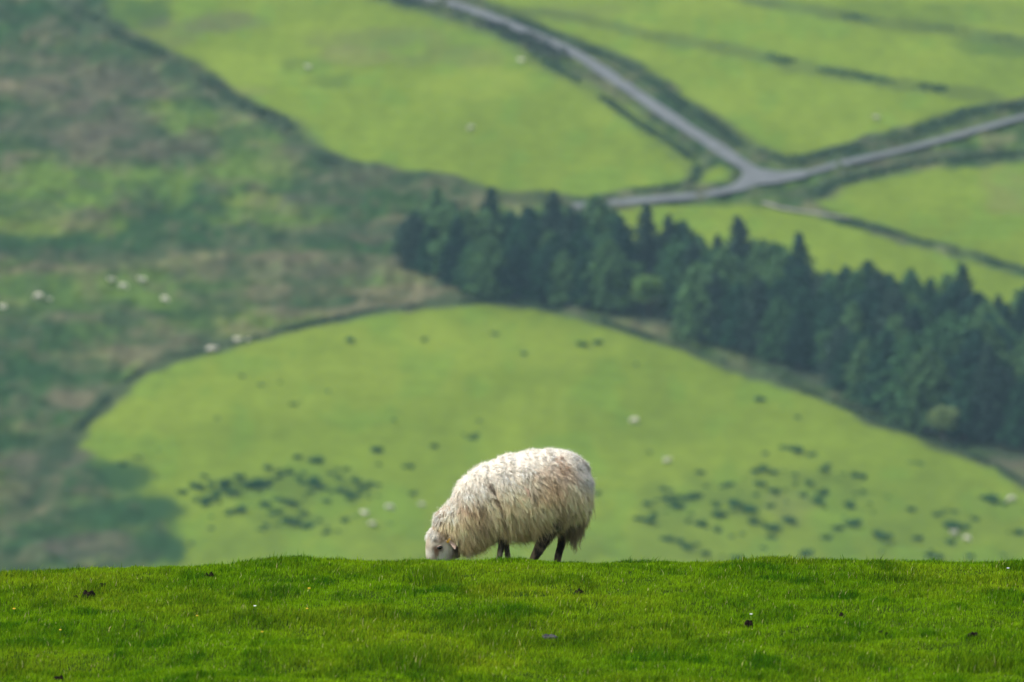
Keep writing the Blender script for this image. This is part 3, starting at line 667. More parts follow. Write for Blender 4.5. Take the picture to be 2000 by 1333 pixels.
# darker lush clumps of longer grass (countable ones)
def clump(px, py, rx, h, n, label):
    p = hit(px, py, False); x = p.x + rng.normal(0, rx * .5, n); y = p.y + rng.normal(0, rx * .8, n)
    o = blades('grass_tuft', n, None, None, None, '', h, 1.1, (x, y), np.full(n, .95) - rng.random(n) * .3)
    return tag(o, label, 'grass tuft', 'longer grass tufts on the hilltop')
clump(790, 1290, .22, 1.7, 2200, 'largest raised green tuft with pale seedheads near the bottom middle left')
clump(1250, 1292, .20, 1.5, 1800, 'raised green tuft near the bottom just right of the middle')
clump(1510, 1103, .16, 1.3, 1500, 'tall grass tuft on the crest right of the sheep')
clump(838, 1135, .13, 1.7, 1400, 'dark grass tuft just below the sheep head')
clump(540, 1102, .25, 1.1, 1500, 'long low grass tuft on the raised crest left of the sheep')
clump(1985, 1112, .12, 1.3, 1200, 'grass tuft on the crest at the right edge')
clump(30, 1130, .16, 1.3, 1500, 'grass tuft on the crest at the left edge')
clump(1905, 1312, .15, 2.2, 1200, 'tall dark grass tuft at the bottom right corner')
clump(985, 1262, .14, 1.5, 900, 'grass tuft left of the flat grey stone')

# ------------------------------------------------------------------ small things on the turf
def lump_mesh(name, parts, mat):
    V, F = [], []
    for (c, r, s) in parts: ell(V, F, c, r, 0, 12, 8, .35, s)
    return mesh_np(name, np.array(V), np.array(F).ravel(), np.full(len(F), 4), mat, None, None, False)
def lump(px, py, sz, name, label, cat, mat, seed, flat=.55, group=None):
    r = random.Random(seed); parts = []
    for k in range(4): parts.append(((r.uniform(-.6, .6) * sz, r.uniform(-.4, .4) * sz, sz * .3 * r.random()), (sz * r.uniform(.3, .6), sz * r.uniform(.3, .5), sz * flat * r.uniform(.6, 1.1)), seed * 9 + k))
    o = lump_mesh(name, parts, mat); p = hit(px, py, False); o.location = (p.x, p.y, p.z + .014); return tag(o, label, cat, group)
G = 'dark droppings on the turf'
for k, (px, py, s, lab) in enumerate([(408, 1132, .030, 'upright black dropping just below the crest on the left'), (172, 1170, .040, 'wide flat black dropping near the left edge'), (147, 1172, .018, 'small dark dropping left of the wide flat one'),
        (201, 1150, .022, 'small black dropping above the wide flat one on the left'), (1132, 1168, .036, 'rounded black dropping below the hind legs of the sheep'), (1463, 1226, .028, 'dark round dropping in the right half of the turf'),
        (1640, 1209, .024, 'small dark dropping beside dark grass on the right'), (1720, 1243, .018, 'left of two small brown droppings close together on the right'), (1735, 1245, .018, 'right of two small brown droppings close together on the right'),
        (1899, 1249, .032, 'dark dropping near the right edge'), (797, 1207, .014, 'tiny dark dropping left of the middle'), (115, 1332, .026, 'dark dropping at the bottom left edge')]):
    lump(px, py, s, 'dropping', lab, 'dropping', M_dung, 20 + k, .8, G)
lump(1076, 1252, .046, 'stone', 'flat grey stone lying in the turf below the sheep', 'stone', M_stone, 77, .42)
def flower(px, py, h, rad, mat, name, label, cat, grp):
    p = hit(px, py, False); t = empty(name, (p.x, p.y, p.z)); r = random.Random(px)
    V, F = [], []; ell(V, F, (0, 0, h / 2), (.0015, .0015, h / 2), .06, 6, 6); mesh_np('stem', np.array(V), np.array(F).ravel(), np.full(len(F), 4), M_stem, t)
    V, F = [], []
    for k in range(5):
        a = k * 1.2566; ell(V, F, (math.cos(a) * rad * .55, math.sin(a) * rad * .55, h + rad * .25), (rad * .5, rad * .5, rad * .32), 0, 8, 6)
    ell(V, F, (0, 0, h), (rad * .4, rad * .4, rad * .35), 0, 8, 6)
    mesh_np('petals', np.array(V), np.array(F).ravel(), np.full(len(F), 4), mat, t)
    return tag(t, label, cat, grp)
for px, py, lab in [(604, 1166, 'bright yellow flower in the turf left of the sheep'), (28, 1206, 'yellow flower at the left edge of the turf'), (118, 1248, 'dull yellow flower in the lower left turf'), (385, 1220, 'pale yellow flower in the left turf'), (512, 1252, 'orange yellow flower in the lower turf left of the middle'), (600, 1206, 'yellow flower straight below the bright one left of the sheep')]:
    flower(px, py, .05, .010 if px in (604, 28) else .008, M_yellow, 'yellow_flower', lab, 'flower', 'yellow flowers in the turf')
for px, py, lab in [(498, 1201, 'white flower in the turf on the left'), (1969, 1126, 'white flower just under the crest near the right edge'), (1467, 1217, 'white flower just above the dark round dropping on the right')]:
    flower(px, py, .05, .009, M_white, 'white_flower', lab, 'flower', 'white flowers in the turf')

# ------------------------------------------------------------------ THE SHEEP
CREASE = np.array([(790, 420), (820, 475), (850, 530), (885, 600), (890, 680), (925, 780)], float)
CREASE2 = np.array([(600, 620), (660, 680), (700, 750), (760, 820), (830, 880)], float)
CREASE3 = np.array([(1075, 640), (1110, 760), (1140, 860), (1150, 960)], float)
CREASE5 = np.array([(560, 700), (600, 780), (640, 860), (700, 930)], float)
CREASE6 = np.array([(700, 560), (770, 680), (840, 800), (900, 900)], float)
CREASE4 = np.array([(655, 560), (700, 640), (760, 700)], float)
def cz(cx, cy): return np.array([(cx - 985) / 1364., 0., (1180 - cy) / 1364.])
GY = 37.0
base = ray(780 + 985 / 4.545, 840 + 1180 / 4.545); tt_ = GY / base[1]
S_ORG = Vector((tt_ * base[0], GY, tt_ * base[2]))
def loft(stations, nring=40, nst=60, ex=2.25, inset=0.0):
    T = np.array([cz(*s[0]) for s in stations]); B = np.array([cz(*s[1]) for s in stations]); W = np.array([s[2] for s in stations])
    n = len(stations); u = np.linspace(0, n - 1, nst)
    def cr(A):
        out = []
        for v in u:
            i = min(int(v), n - 2); t = v - i; p0 = A[max(i - 1, 0)]; p1 = A[i]; p2 = A[i + 1]; p3 = A[min(i + 2, n - 1)]
            out.append(.5 * ((2 * p1) + (p2 - p0) * t + (2 * p0 - 5 * p1 + 4 * p2 - p3) * t * t + (3 * p1 - p0 - 3 * p2 + p3) * t ** 3))
        return np.array(out)
    T, B, W = cr(T), cr(B), cr(W)
    a = np.linspace(0, 2 * np.pi, nring, endpoint=False)
    ca, sa = np.cos(a), np.sin(a); pc = np.sign(ca) * np.abs(ca) ** (2 / ex); ps = np.sign(sa) * np.abs(sa) ** (2 / ex)
    C = (T + B) / 2; Hh = (T - B) / 2
    P = C[:, None, :] + Hh[:, None, :] * pc[None, :, None]
    P[:, :, 1] += W[:, None] * ps[None, :]
    # normals
    du = np.gradient(P, axis=0); dv = (np.roll(P, -1, 1) - np.roll(P, 1, 1)); Nn = np.cross(dv, du); Nn /= np.linalg.norm(Nn, axis=2)[:, :, None] + 1e-9
    out = P - C[:, None, :]
    if (Nn * out).sum() < 0: Nn = -Nn
    P = P - Nn * inset
    return P, Nn
def loft_geo(P):
    ns, nr, _ = P.shape
    V = P.reshape(-1, 3); F = [tuple(f) for f in grid_faces(ns, nr, True)]
    V = np.concatenate([V, P[0].mean(0)[None], P[-1].mean(0)[None]]); k = ns * nr
    for j in range(nr):
        F.append((k, (j + 1) % nr, j)); F.append((k + 1, (ns - 1) * nr + j, (ns - 1) * nr + (j + 1) % nr))
    return V, F
BODY = [((272, 862), (470, 1000), .070), ((278, 785), (535, 1055), .095), ((300, 715), (590, 1078), .115), ((355, 655), (675, 1045), .14), ((430, 600), (760, 1000), .17), ((490, 480), (840, 940), .21),
        ((590, 352), (935, 945), .245), ((710, 275), (1030, 940), .265), ((850, 225), (1125, 938), .28), ((1000, 175), (1210, 935), .285), ((1180, 147), (1300, 905), .285), ((1350, 127), (1390, 860), .27),
        ((1490, 150), (1465, 830), .25), ((1600, 212), (1550, 800), .225), ((1680, 300), (1630, 750), .185), ((1722, 400), (1690, 660), .12), ((1738, 500), (1728, 580), .04)]
HEAD = [((300, 850), (470, 930), .058), ((262, 890), (490, 975), .070), ((240, 945), (508, 1020), .078), ((229, 1010), (515, 1075), .079), ((229, 1070), (500, 1128), .068), ((236, 1130), (462, 1165), .055), ((252, 1180), (420, 1205), .048),
        ((275, 1215), (395, 1232), .040), ((305, 1240), (365, 1245), .02)]
def tube3(pts, ns=16, nst=28):
    """pts: (x,y,z,r)"""
    A = np.array(pts, float); n = len(A); u = np.linspace(0, n - 1, nst)
    A = np.stack([np.interp(u, np.arange(n), A[:, k]) for k in range(4)], 1)
    for _ in range(2): A[1:-1] = (A[:-2] + 2 * A[1:-1] + A[2:]) / 4
    Tn = np.gradient(A[:, :3], axis=0); Tn /= np.linalg.norm(Tn, axis=1)[:, None]
    yv = np.array([0, 1., 0]); S = np.cross(Tn, yv); S /= np.linalg.norm(S, axis=1)[:, None]; Bn = np.cross(Tn, S)
    a = np.linspace(0, 2 * np.pi, ns, endpoint=False)
    Nn = S[:, None, :] * np.cos(a)[None, :, None] + Bn[:, None, :] * np.sin(a)[None, :, None]
    return A[:, None, :3] + Nn * A[:, 3][:, None, None], Nn
def L(cx, cy, y, r): p = cz(cx, cy); return (p[0], y, p[2], r / 1364.)
GZ = lambda cx, y: float(near_z(S_ORG.x + (cx - 985) / 1364., GY + y)) - S_ORG.z     # ground height in sheep space
def legpts(pts, y): 
    out = [L(*p[:2], y, p[2]) for p in pts]; last = pts[-1]; g = GZ(last[0], y)
    # pastern and hoof down to the ground
    out.append((cz(last[0] - 8, 0)[0], y, g + .035, 31 / 1364.)); out.append((cz(last[0] - 22, 0)[0], y, g + .012, 37 / 1364.)); out.append((cz(last[0] - 24, 0)[0], y, g - .004, 36 / 1364.))
    return out
LEGS = [legpts([(935, 850, 75), (920, 950, 46), (904, 1020, 29), (890, 1080, 26), (884, 1140, 25)], -.11), legpts([(960, 850, 75), (950, 960, 44), (948, 1030, 28), (955, 1090, 25), (964, 1140, 26)], .11),
        legpts([(1390, 740, 110), (1330, 850, 76), (1280, 950, 57), (1247, 1020, 50), (1214, 1080, 41), (1188, 1140, 37)], -.12), legpts([(1480, 740, 110), (1470, 850, 62), (1452, 930, 41), (1448, 1020, 38), (1432, 1080, 34), (1413, 1140, 34)], .12)]
TAIL = [L(1660, 540, 0, 70), L(1625, 660, 0, 75), L(1580, 770, 0, 75), L(1560, 840, 0, 55), L(1545, 900, 0, 34), L(1535, 950, 0, 15)]
bP, bN = loft(BODY, 96, 160, 2.2, .020)
_cx = bP[:, :, 0] * 1364 + 985; _cy = 1180 - bP[:, :, 2] * 1364; _far = bP[:, :, 1] > 0
_s = np.where(_far, 400., 0.)
_d = .034 * (fbm((_cx - .45 * _cy) / 95 + _s, _cy / 150, 201, 3) - .5) + .018 * (fbm((_cx - .5 * _cy) / 34 + _s, _cy / 80, 207, 2) - .5)
_q = np.stack([_cx.ravel(), _cy.ravel()], 1)
for _l, _w, _a in ((CREASE, 24, .040), (CREASE2, 20, .030), (CREASE3, 16, .020), (CREASE4, 14, .018), (CREASE5, 14, .02), (CREASE6, 16, .022)):
    _d = _d - np.where(_far, 0, _a * np.exp(-(line_dist(_q, _l).reshape(_cx.shape) / _w) ** 2))
bP = bP + bN * _d[:, :, None]; hP, hN = loft(HEAD, 32, 40, 2.3, .0); tP, tN = tube3(TAIL)
lP = [tube3(p) for p in LEGS]
VV, FF = [], []
for P in [bP, hP, tP] + [q[0] for q in lP]:
    v, f = loft_geo(P); k = sum(len(a) for a in VV); VV.append(v); FF += [tuple(i + k for i in ff) for ff in f]
me = bpy.data.meshes.new('sheep_raw'); me.from_pydata([tuple(v) for v in np.concatenate(VV)], [], FF)
import bmesh
bm = bmesh.new(); bm.from_mesh(me); bmesh.ops.recalc_face_normals(bm, faces=bm.faces); bm.to_mesh(me); bm.free()
raw = bpy.data.objects.new('sheep_raw', me); COL.objects.link(raw)
md = raw.modifiers.new('r', 'REMESH'); md.mode = 'VOXEL'; md.voxel_size = .0075
ms_ = raw.modifiers.new('s', 'SMOOTH'); ms_.factor = .5; ms_.iterations = 4
dg = bpy.context.evaluated_depsgraph_get(); bme = bpy.data.meshes.new_from_object(raw.evaluated_get(dg))
bpy.data.objects.remove(raw)
sheep = empty('grazing_sheep', S_ORG); tag(sheep, 'large shaggy cream sheep grazing on the hilltop with dark legs and yellow ear tag', 'sheep')
n = len(bme.vertices); co = np.empty(n * 3); bme.vertices.foreach_get('co', co); co = co.reshape(-1, 3)
CX = co[:, 0] * 1364 + 985; CY = 1180 - co[:, 2] * 1364
def face_col(CX, CY, Yv):
    k = len(CX); c = np.tile(np.array([.74, .66, .54]), (k, 1))
    gry = fbm(CX / 60, CY / 60, 3, 3); c = mix(c, np.tile(np.array([.82, .79, .71]), (k, 1)), sstep(1000, 1080, CY) * .8)
    c = mix(c, np.tile(np.array([.34, .24, .15]), (k, 1)), .55 * sstep(.42, .68, gry)); c = c * (.95 + .05 * sstep(1000, 1060, CY) - .15 * sstep(1100, 1190, CY))[:, None]  # last factor also paints shadow into the colour of the lower face
    # brown around the eye and the tear streak
    d = ((CX - 335) / 60) ** 2 + ((CY - 1035) / 36) ** 2; c = mix(c, np.tile(np.array([.17, .09, .05]), (k, 1)), .85 * sstep(1.3, .1, d))
    d = ((CX - 325) / 26) ** 2 + ((CY - 1070) / 45) ** 2; c = mix(c, np.tile(np.array([.22, .10, .05]), (k, 1)), .8 * sstep(1.3, .1, d))
    d = ((CX - 350) / 90) ** 2 + ((CY - 940) / 34) ** 2; c = mix(c, np.tile(np.array([.30, .19, .12]), (k, 1)), .75 * sstep(1.3, .1, d))
    d = ((CX - 250) / 70) ** 2 + ((CY - 1200) / 50) ** 2; c = mix(c, np.tile(np.array([.30, .26, .22]), (k, 1)), .6 * sstep(1.3, .2, d))
    return c
def leg_col(CX, CY, Yv):
    k = len(CX); nz = fbm(CX / 28, CY / 45, 5, 4)
    hind = np.tile(np.array([.030, .022, .015]), (k, 1)); hind = mix(hind, np.tile(np.array([.20, .15, .095]), (k, 1)), .75 * sstep(.52, .72, nz)); hind = mix(hind, np.tile(np.array([.15, .11, .08]), (k, 1)), .8 * sstep(1120, 1160, CY))
    fore = np.tile(np.array([.30, .25, .19]), (k, 1)); fore = mix(fore, np.tile(np.array([.035, .028, .02]), (k, 1)), np.clip(.9 * sstep(1075, 1020, CY) + .7 * sstep(.5, .65, nz), 0, 1))
    c = np.where((CX > 1120)[:, None], hind, fore)
    return mix(c, np.tile(np.array([.03, .025, .02]), (k, 1)), sstep(1205, 1222, CY))
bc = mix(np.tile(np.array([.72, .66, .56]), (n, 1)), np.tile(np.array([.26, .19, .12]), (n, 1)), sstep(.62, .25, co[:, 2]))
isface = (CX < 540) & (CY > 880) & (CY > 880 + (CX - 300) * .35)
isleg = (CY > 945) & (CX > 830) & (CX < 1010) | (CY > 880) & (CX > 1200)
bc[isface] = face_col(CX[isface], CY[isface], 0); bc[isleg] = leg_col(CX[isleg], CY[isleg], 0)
K = np.ones((n, 4), np.float32); K[:, :3] = bc
at = bme.color_attributes.new('Col', 'FLOAT_COLOR', 'POINT'); at.data.foreach_set('color', K.ravel())
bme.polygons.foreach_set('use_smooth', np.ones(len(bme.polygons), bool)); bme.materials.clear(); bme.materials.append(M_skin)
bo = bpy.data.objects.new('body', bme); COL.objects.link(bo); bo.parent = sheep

def sample(P, Nn, n):
    """area weighted points on a lofted surface"""
    A = P[:-1]; B = P[1:]; A2 = np.roll(A, -1, 1); B2 = np.roll(B, -1, 1)
    ar = np.linalg.norm(np.cross(A2 - A, B - A), axis=2).ravel(); idx = rng.choice(len(ar), n, p=ar / ar.sum())
    s, j = np.divmod(idx, P.shape[1]); u = rng.random(n)[:, None]; v = rng.random(n)[:, None]; j2 = (j + 1) % P.shape[1]
    def bl(Q): return (Q[s, j] * (1 - u) + Q[s, j2] * u) * (1 - v) + (Q[s + 1, j] * (1 - u) + Q[s + 1, j2] * u) * v
    p = bl(P); m = bl(Nn); m /= np.linalg.norm(m, axis=1)[:, None]; return p, m
def wool_col(p, extra=0):
    k = len(p); CX = p[:, 0] * 1364 + 985; CY = 1180 - p[:, 2] * 1364; one = np.ones((k, 1))
    top = np.interp(CX, [270, 360, 500, 650, 800, 1000, 1200, 1400, 1600, 1740], [850, 670, 520, 345, 265, 200, 165, 150, 220, 480])
    bot = np.interp(CX, [270, 500, 820, 900, 1200, 1400, 1560, 1740], [1000, 1120, 1080, 1000, 990, 900, 960, 700])
    t = np.clip((CY - top) / (bot - top), 0, 1.2)
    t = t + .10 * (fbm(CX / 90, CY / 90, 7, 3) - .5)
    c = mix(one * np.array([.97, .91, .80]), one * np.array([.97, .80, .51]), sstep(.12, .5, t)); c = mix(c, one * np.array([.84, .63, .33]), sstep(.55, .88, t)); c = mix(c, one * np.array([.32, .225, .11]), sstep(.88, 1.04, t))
    def spot(c, x, y, rx, ry, colr, st, ns=45):
        d = ((CX - x) / rx) ** 2 + ((CY - y) / ry) ** 2 + 1.2 * (fbm(CX / ns, CY / (ns * 1.6), int(x), 3) - .5)
        return mix(c, one * np.array(colr), st * sstep(1.3, .1, d))
    c = spot(c, 1380, 340, 230, 130, (.66, .42, .24), .38, 26); c = spot(c, 1440, 290, 60, 60, (.42, .24, .11), .5, 22); c = spot(c, 1410, 215, 60, 30, (.48, .30, .2), .6); c = spot(c, 1110, 425, 35, 40, (.70, .40, .34), .5)
    c = spot(c, 1330, 480, 160, 110, (.60, .40, .22), .35, 22); c = spot(c, 610, 650, 140, 40, (.58, .38, .24), .45, 24); c = spot(c, 700, 780, 60, 90, (.48, .33, .21), .35, 24); c = spot(c, 390, 870, 110, 45, (.40, .29, .19), .65)
    c = spot(c, 1180, 470, 60, 60, (.48, .42, .33), .4); c = spot(c, 1450, 640, 110, 90, (.40, .33, .22), .4); c = spot(c, 300, 760, 90, 110, (.93, .89, .80), .7); c = spot(c, 780, 400, 160, 60, (.80, .74, .62), .4)
    c = spot(c, 590, 1075, 32, 60, (.72, .66, .56), .9, 90); c = spot(c, 1620, 350, 90, 110, (.80, .76, .70), .5)
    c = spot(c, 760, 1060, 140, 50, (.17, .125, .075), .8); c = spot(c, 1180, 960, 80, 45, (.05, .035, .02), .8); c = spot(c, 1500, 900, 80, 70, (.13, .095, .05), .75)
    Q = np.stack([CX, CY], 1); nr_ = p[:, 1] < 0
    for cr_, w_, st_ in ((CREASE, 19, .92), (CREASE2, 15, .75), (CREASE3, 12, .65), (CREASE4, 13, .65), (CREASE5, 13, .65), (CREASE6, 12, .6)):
        c = mix(c, one * np.array([.20, .11, .06]), np.where(nr_, st_ * np.exp(-(line_dist(Q, cr_) / w_) ** 2), 0))  # paints crease shade and brown neck streaks into the fleece colour
    nz = fbm(CX / 16, CY / 40, 23, 4); c = c * (.80 + .32 * nz)[:, None]
    return c
def strands(name, G, Nn, length, per, spread, tipspread, width, colfn, down, parent, curl=0.0, lift=.35, lay=1.0, seg=6, mat=None, dark=.78, sag=1.0, lockvar=.14):
    """locks of fibres: guides G with normals, each `per` fibres that close up toward the lock's tip"""
    n = len(G); D = down(G, Nn)                                 # lay direction
    D = D - Nn * (D * Nn).sum(1)[:, None] * .9; D /= np.linalg.norm(D, axis=1)[:, None] + 1e-9
    dirG = D * lay + Nn * lift * rng.uniform(.6, 1.5, n)[:, None] + rng.normal(0, .14, (n, 3)); dirG /= np.linalg.norm(dirG, axis=1)[:, None]
    lenG = length(G) * rng.uniform(.7, 1.25, n)
    ts = np.linspace(0, 1, seg); g = np.array([0, 0, -1.])
    ph = rng.uniform(0, 6.28, n); side = np.cross(dirG, Nn); side /= np.linalg.norm(side, axis=1)[:, None] + 1e-9
    cg = colfn(G) * rng.uniform(1 - lockvar, 1 + lockvar * .8, n)[:, None]
    idx = np.repeat(np.arange(n), per); m = len(idx)
    a = rng.uniform(0, 6.283, m); q = np.sqrt(rng.random(m)) * spread
    bit = np.cross(Nn, side)
    off = side[idx] * (np.cos(a) * q)[:, None] + bit[idx] * (np.sin(a) * q)[:, None]
    to = rng.normal(0, tipspread, (m, 3)); ls = lenG[idx] * rng.uniform(.75, 1.1, m); fr = rng.normal(0, .0022, (m, 3))
    pts = np.empty((m, seg, 3))
    for k, t in enumerate(ts):
        bend = g * (sag * .35 * t * t)
        base_ = G[idx] - Nn[idx] * .006 + dirG[idx] * (ls * t)[:, None] + bend * ls[:, None]
        cu = side[idx] * (np.sin(ph[idx] + t * 9) * curl * t)[:, None] + Nn[idx] * (np.cos(ph[idx] + t * 9) * curl * t)[:, None]
        pts[:, k] = base_ + off * (1 - .72 * t ** .8) + to * t + cu + fr * math.sin(t * 7)
    tan = np.gradient(pts, axis=1); rnd = Nn[idx][:, None, :] + rng.normal(0, .5, (m, 1, 3))
    S = np.cross(tan, rnd); S /= np.linalg.norm(S, axis=2)[:, :, None] + 1e-9
    wd = (width * rng.uniform(.7, 1.3, m))[:, None] * np.interp(ts, [0, .6, 1], [1, .8, .18])[None, :]
    V = np.stack([pts - S * wd[:, :, None] * .5, pts + S * wd[:, :, None] * .5], 2).reshape(-1, 3)
    b = (np.arange(m) * seg * 2)[:, None, None] + (np.arange(seg - 1) * 2)[None, :, None] + np.array([0, 1, 3, 2])[None, None, :]
    c = cg[idx] * rng.uniform(.88, 1.12, m)[:, None]
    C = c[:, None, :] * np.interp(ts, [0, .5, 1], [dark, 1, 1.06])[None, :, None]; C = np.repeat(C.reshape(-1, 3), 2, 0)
    return V, b.ravel(), np.full(m * (seg - 1), 4), np.clip(C, 0, .9)
def join(parts):
    V, F, T, C = [], [], [], []; k = 0
    for v, f, t, c in parts: V.append(v); F.append(f + k); T.append(t); C.append(c); k += len(v)
    return np.concatenate(V), np.concatenate(F), np.concatenate(T), np.concatenate(C)
def lay_dir(p, nn):
    CX = p[:, 0] * 1364 + 985; CY = 1180 - p[:, 2] * 1364
    dx = np.interp(CX, [250, 420, 600, 800, 1000, 1300, 1500, 1740], [.05, .55, 1.0, .95, .75, .80, .60, .10])
    dx = dx + 1.1 * (fbm(CX / 70, CY / 90, 3, 3) - .5)
    return np.stack([dx, 0 * dx, -np.ones(len(p))], 1)
def wlen(p):
    CX = p[:, 0] * 1364 + 985; CY = 1180 - p[:, 2] * 1364
    top = np.interp(CX, [270, 360, 500, 650, 800, 1000, 1200, 1400, 1600, 1740], [850, 670, 520, 345, 265, 200, 165, 150, 220, 480])
    t = np.clip((CY - top) / 600, 0, 1)
    return (.030 + .048 * sstep(0, .5, t) - .030 * sstep(.95, 1.15, (CY - top) / (np.interp(CX, [270, 500, 820, 900, 1200, 1400, 1560, 1740], [1000, 1080, 1030, 960, 940, 860, 850, 650]) - top))) * np.interp(CX, [270, 400, 600], [.75, .9, 1])
p, nn = sample(bP, bN, 8200)
CXp = p[:, 0] * 1364 + 985; CYp = 1180 - p[:, 2] * 1364
keep = ~((CXp < 520) & (CYp > 885 + np.maximum(0, (CXp - 420)) * .2) & (CYp > 900 - (CXp - 262) * .05))
P2 = np.stack([CXp, CYp], 1); nearside = p[:, 1] < 0
for cr_, wd_ in ((CREASE, 18), (CREASE2, 14), (CREASE3, 11), (CREASE4, 10), (CREASE5, 11), (CREASE6, 11)): keep &= ~(nearside & (line_dist(P2, cr_) < wd_))
p, nn = p[keep], nn[keep]
CXp = p[:, 0] * 1364 + 985; CYp = 1180 - p[:, 2] * 1364
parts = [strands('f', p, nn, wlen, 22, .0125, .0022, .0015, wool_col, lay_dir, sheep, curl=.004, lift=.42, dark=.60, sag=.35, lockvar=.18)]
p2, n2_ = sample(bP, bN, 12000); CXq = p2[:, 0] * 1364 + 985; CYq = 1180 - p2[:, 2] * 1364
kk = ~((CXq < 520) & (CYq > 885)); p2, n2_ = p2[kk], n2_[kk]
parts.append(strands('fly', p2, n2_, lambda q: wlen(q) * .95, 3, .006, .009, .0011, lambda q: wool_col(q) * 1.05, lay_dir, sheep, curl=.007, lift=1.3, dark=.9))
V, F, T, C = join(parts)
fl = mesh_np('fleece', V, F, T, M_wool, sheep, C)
tail_c = lambda q: np.tile(np.array([.36, .28, .16]), (len(q), 1)) * (.55 + .9 * fbm(q[:, 0] * 60, q[:, 2] * 60, 4, 3))[:, None]
pt, nt_ = sample(tP, tN, 900); pt2, nt2 = sample(lP[2][0][:8], lP[2][1][:8], 300); pt3, nt3 = sample(lP[3][0][:7], lP[3][1][:7], 260)
A1 = strands('t', pt, nt_, lambda q: rng.uniform(.03, .085, len(q)), 9, .004, .002, .0016, tail_c, lambda q, m: np.tile(np.array([.02, 0, -1.]), (len(q), 1)), sheep, curl=.008, lift=.30, sag=1.6)
mesh_np('tail_wool', *A1[:3], M_wool, sheep, A1[3])
A2 = strands('t', np.concatenate([pt2, pt3]), np.concatenate([nt2, nt3]), lambda q: np.full(len(q), .028), 12, .007, .003, .0016, lambda q: np.tile(np.array([.13, .095, .055]), (len(q), 1)) * (.5 + 1.0 * fbm(q[:, 0] * 60, q[:, 2] * 60, 4, 3))[:, None], lambda q, m: np.tile(np.array([.0, 0, -1.]), (len(q), 1)), sheep, curl=.006, lift=.2)
mesh_np('thigh_wool', *A2[:3], M_wool, sheep, A2[3])
# short hair on face and legs
ph_, nh_ = sample(hP, hN, 16000); CXq = ph_[:, 0] * 1364 + 985; CYq = 1180 - ph_[:, 2] * 1364; kk = CYq > 870; ph_, nh_ = ph_[kk], nh_[kk]
fcol = lambda q: face_col(q[:, 0] * 1364 + 985, 1180 - q[:, 2] * 1364, 0) * 1.0
pc_, nc_ = sample(hP, hN, 5200); CXq = pc_[:, 0] * 1364 + 985; CYq = 1180 - pc_[:, 2] * 1364
kk = (CYq < 925 + .10 * (CXq - 300) + 22 * np.sin(CXq / 9.)) | ((CXq > 468) & (CYq < 1090)); pc_, nc_ = pc_[kk], nc_[kk]
def cap_col(q):
    x_ = q[:, 0] * 1364 + 985; y_ = 1180 - q[:, 2] * 1364
    c = mix(np.tile(np.array([.95, .90, .80]), (len(q), 1)), np.tile(np.array([.50, .36, .23]), (len(q), 1)), np.clip(sstep(300, 400, x_) * .6 + .4 * sstep(.5, .7, fbm(x_ / 30, y_ / 30, 3, 3)), 0, 1))
    return mix(c, np.tile(np.array([.20, .15, .10]), (len(q), 1)), sstep(455, 480, x_) * sstep(960, 1010, y_) * .8)
A5 = strands('c', pc_, nc_, lambda q: rng.uniform(.016, .034, len(q)), 14, .006, .003, .0013, cap_col, lambda q, m: np.tile(np.array([-.15, 0, -1.]), (len(q), 1)), sheep, curl=.004, lift=.5, dark=.6, lockvar=.25)
mesh_np('forelock', *A5[:3], M_wool, sheep, A5[3])
A3 = strands('h', ph_, nh_, lambda q: np.full(len(q), .014), 3, .004, .002, .0011, fcol, lambda q, m: np.tile(np.array([-.05, 0, -1.]), (len(q), 1)), sheep, lift=.45, seg=3, dark=.75, lockvar=.22)
mesh_np('face_hair', *A3[:3], M_wool, sheep, A3[3])
lp_ = [sample(q[0][8:], q[1][8:], 2600) for q in lP]; pl = np.concatenate([a for a, b in lp_]); nl = np.concatenate([b for a, b in lp_])
lcol = lambda q: leg_col(q[:, 0] * 1364 + 985, 1180 - q[:, 2] * 1364, 0)
A4 = strands('h', pl, nl, lambda q: np.full(len(q), .013), 2, .003, .002, .0012, lcol, lambda q, m: np.tile(np.array([0, 0, -1.]), (len(q), 1)), sheep, lift=.3, seg=3, dark=.85)
mesh_np('leg_hair', *A4[:3], M_wool, sheep, A4[3])
# eye
def side_y(cx, cy):
    q = cz(cx, cy); d = (hP[:, :, 0] - q[0]) ** 2 + (hP[:, :, 2] - q[2]) ** 2 + np.where(hP[:, :, 1] > 0, 9, 0); i = np.unravel_index(np.argmin(d), d.shape); return hP[i][1]
for sgn in (1, -1):
    e = cz(356, 1028); y = side_y(356, 1028) * sgn
    V, F = [], []; ell(V, F, (e[0], y + .002 * sgn, e[2]), (.0200, .009, .0115), .25, 18, 12)
    mesh_np('eye', np.array(V), np.array(F).ravel(), np.full(len(F), 4), M_eye, sheep)
    # brow ridge
    V, F = [], []; ell(V, F, (e[0] + .001, y + .0025 * sgn, e[2] + .0125), (.023, .008, .0035), .28, 18, 10)
    o = mesh_np('eyelid', np.array(V), np.array(F).ravel(), np.full(len(F), 4), M_ear, sheep)
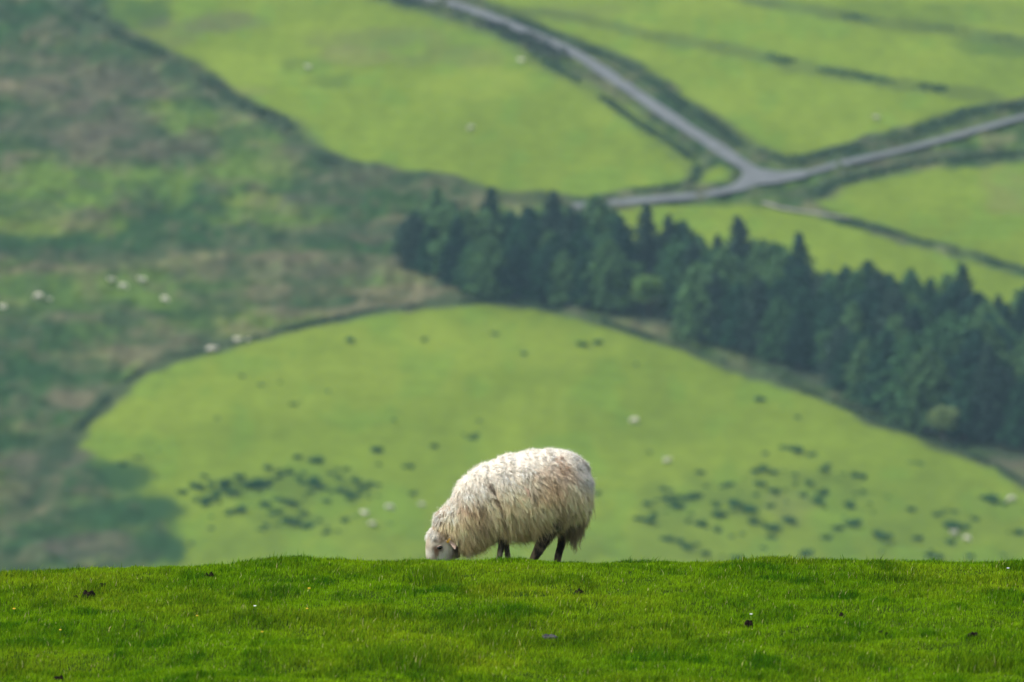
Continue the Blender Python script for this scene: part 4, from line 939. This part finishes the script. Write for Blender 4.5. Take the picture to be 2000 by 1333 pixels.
# ears: cupped leaves
def ear(sgn):
    b0 = cz(462, 930); b0[1] = side_y(440, 975) * sgn * .9
    axis = np.array([.016, -.052 if sgn > 0 else .052, -.052]); 
    ln = np.linalg.norm(axis); ax = axis / ln; up = np.array([-1., 0, .35]); up -= ax * (up @ ax); up /= np.linalg.norm(up); nr = np.cross(ax, up)
    V = []; ns, nc = 14, 9
    for layer in (0, 1):
        for i in range(ns):
            t = i / (ns - 1); wv = .024 * math.sin(math.pi * min(1, .18 + .82 * t) ** .85) ** .8 + .001
            for j in range(nc):
                s = (j / (nc - 1) * 2 - 1); V.append(b0 + axis * 1.45 * t + up * wv * s + nr * (.012 * s * s * (1 - t) + .0032 * layer * (1 - .5 * t)))
    F = []
    for i in range(ns - 1):
        for j in range(nc - 1):
            a = i * nc + j; F.append((a, a + 1, a + nc + 1, a + nc)); k = a + ns * nc; F.append((k, k + nc, k + nc + 1, k + 1))
    for i in range(ns - 1):
        for j in (0, nc - 1):
            a = i * nc + j; k = a + ns * nc; F.append((a, a + nc, k + nc, k))
    for j in range(nc - 1):
        a = (ns - 1) * nc + j; k = a + ns * nc; F.append((a, a + 1, k + 1, k))
    o = mesh_np('ear', np.array(V), np.array(F).ravel(), np.full(len(F), 4), M_ear, sheep)
    return o, b0, axis, up, nr
e1 = ear(1); e2 = ear(-1)
# tag: small folded plate clipped through the near ear
tb = bmesh.new(); bmesh.ops.create_cube(tb, size=1); bmesh.ops.scale(tb, vec=(.014, .004, .036), verts=tb.verts); bmesh.ops.bevel(tb, geom=tb.edges[:], offset=.0015, segments=2, affect='EDGES')
c2 = bmesh.ops.create_cone(tb, cap_ends=True, segments=14, radius1=.005, radius2=.004, depth=.010); bmesh.ops.rotate(tb, verts=c2['verts'], matrix=Matrix.Rotation(math.pi / 2, 3, 'X')); bmesh.ops.translate(tb, verts=c2['verts'], vec=(0, -.004, .008))
tm = bpy.data.meshes.new('ear_tag'); tb.to_mesh(tm); tb.free(); tm.materials.append(M_tag)
to_ = bpy.data.objects.new('ear_tag', tm); COL.objects.link(to_); to_.parent = e1[0]
q = cz(436, 958); to_.location = (q[0], e1[1][1] - .045, q[2]); to_.rotation_euler = (0, R(38), R(10))

# ------------------------------------------------------------------ haze
hb = bmesh.new(); bmesh.ops.create_cube(hb, size=1); bmesh.ops.scale(hb, vec=(3100, 2500, 128), verts=hb.verts); bmesh.ops.translate(hb, verts=hb.verts, vec=(0, 1200, -45), )
hm = bpy.data.meshes.new('haze'); hb.to_mesh(hm); hb.free()
m = bpy.data.materials.new('haze_air'); m.use_nodes = True; nn_ = m.node_tree.nodes; nn_.remove(nn_['Principled BSDF'])
v = nn_.new('ShaderNodeVolumePrincipled'); v.inputs['Color'].default_value = (.48, .80, 1.0, 1); v.inputs['Density'].default_value = .00014; v.inputs['Anisotropy'].default_value = 0.0
m.node_tree.links.new(v.outputs[0], nn_['Material Output'].inputs['Volume']); hm.materials.append(m)
ho = bpy.data.objects.new('haze', hm); COL.objects.link(ho); tag(ho, kind='stuff')
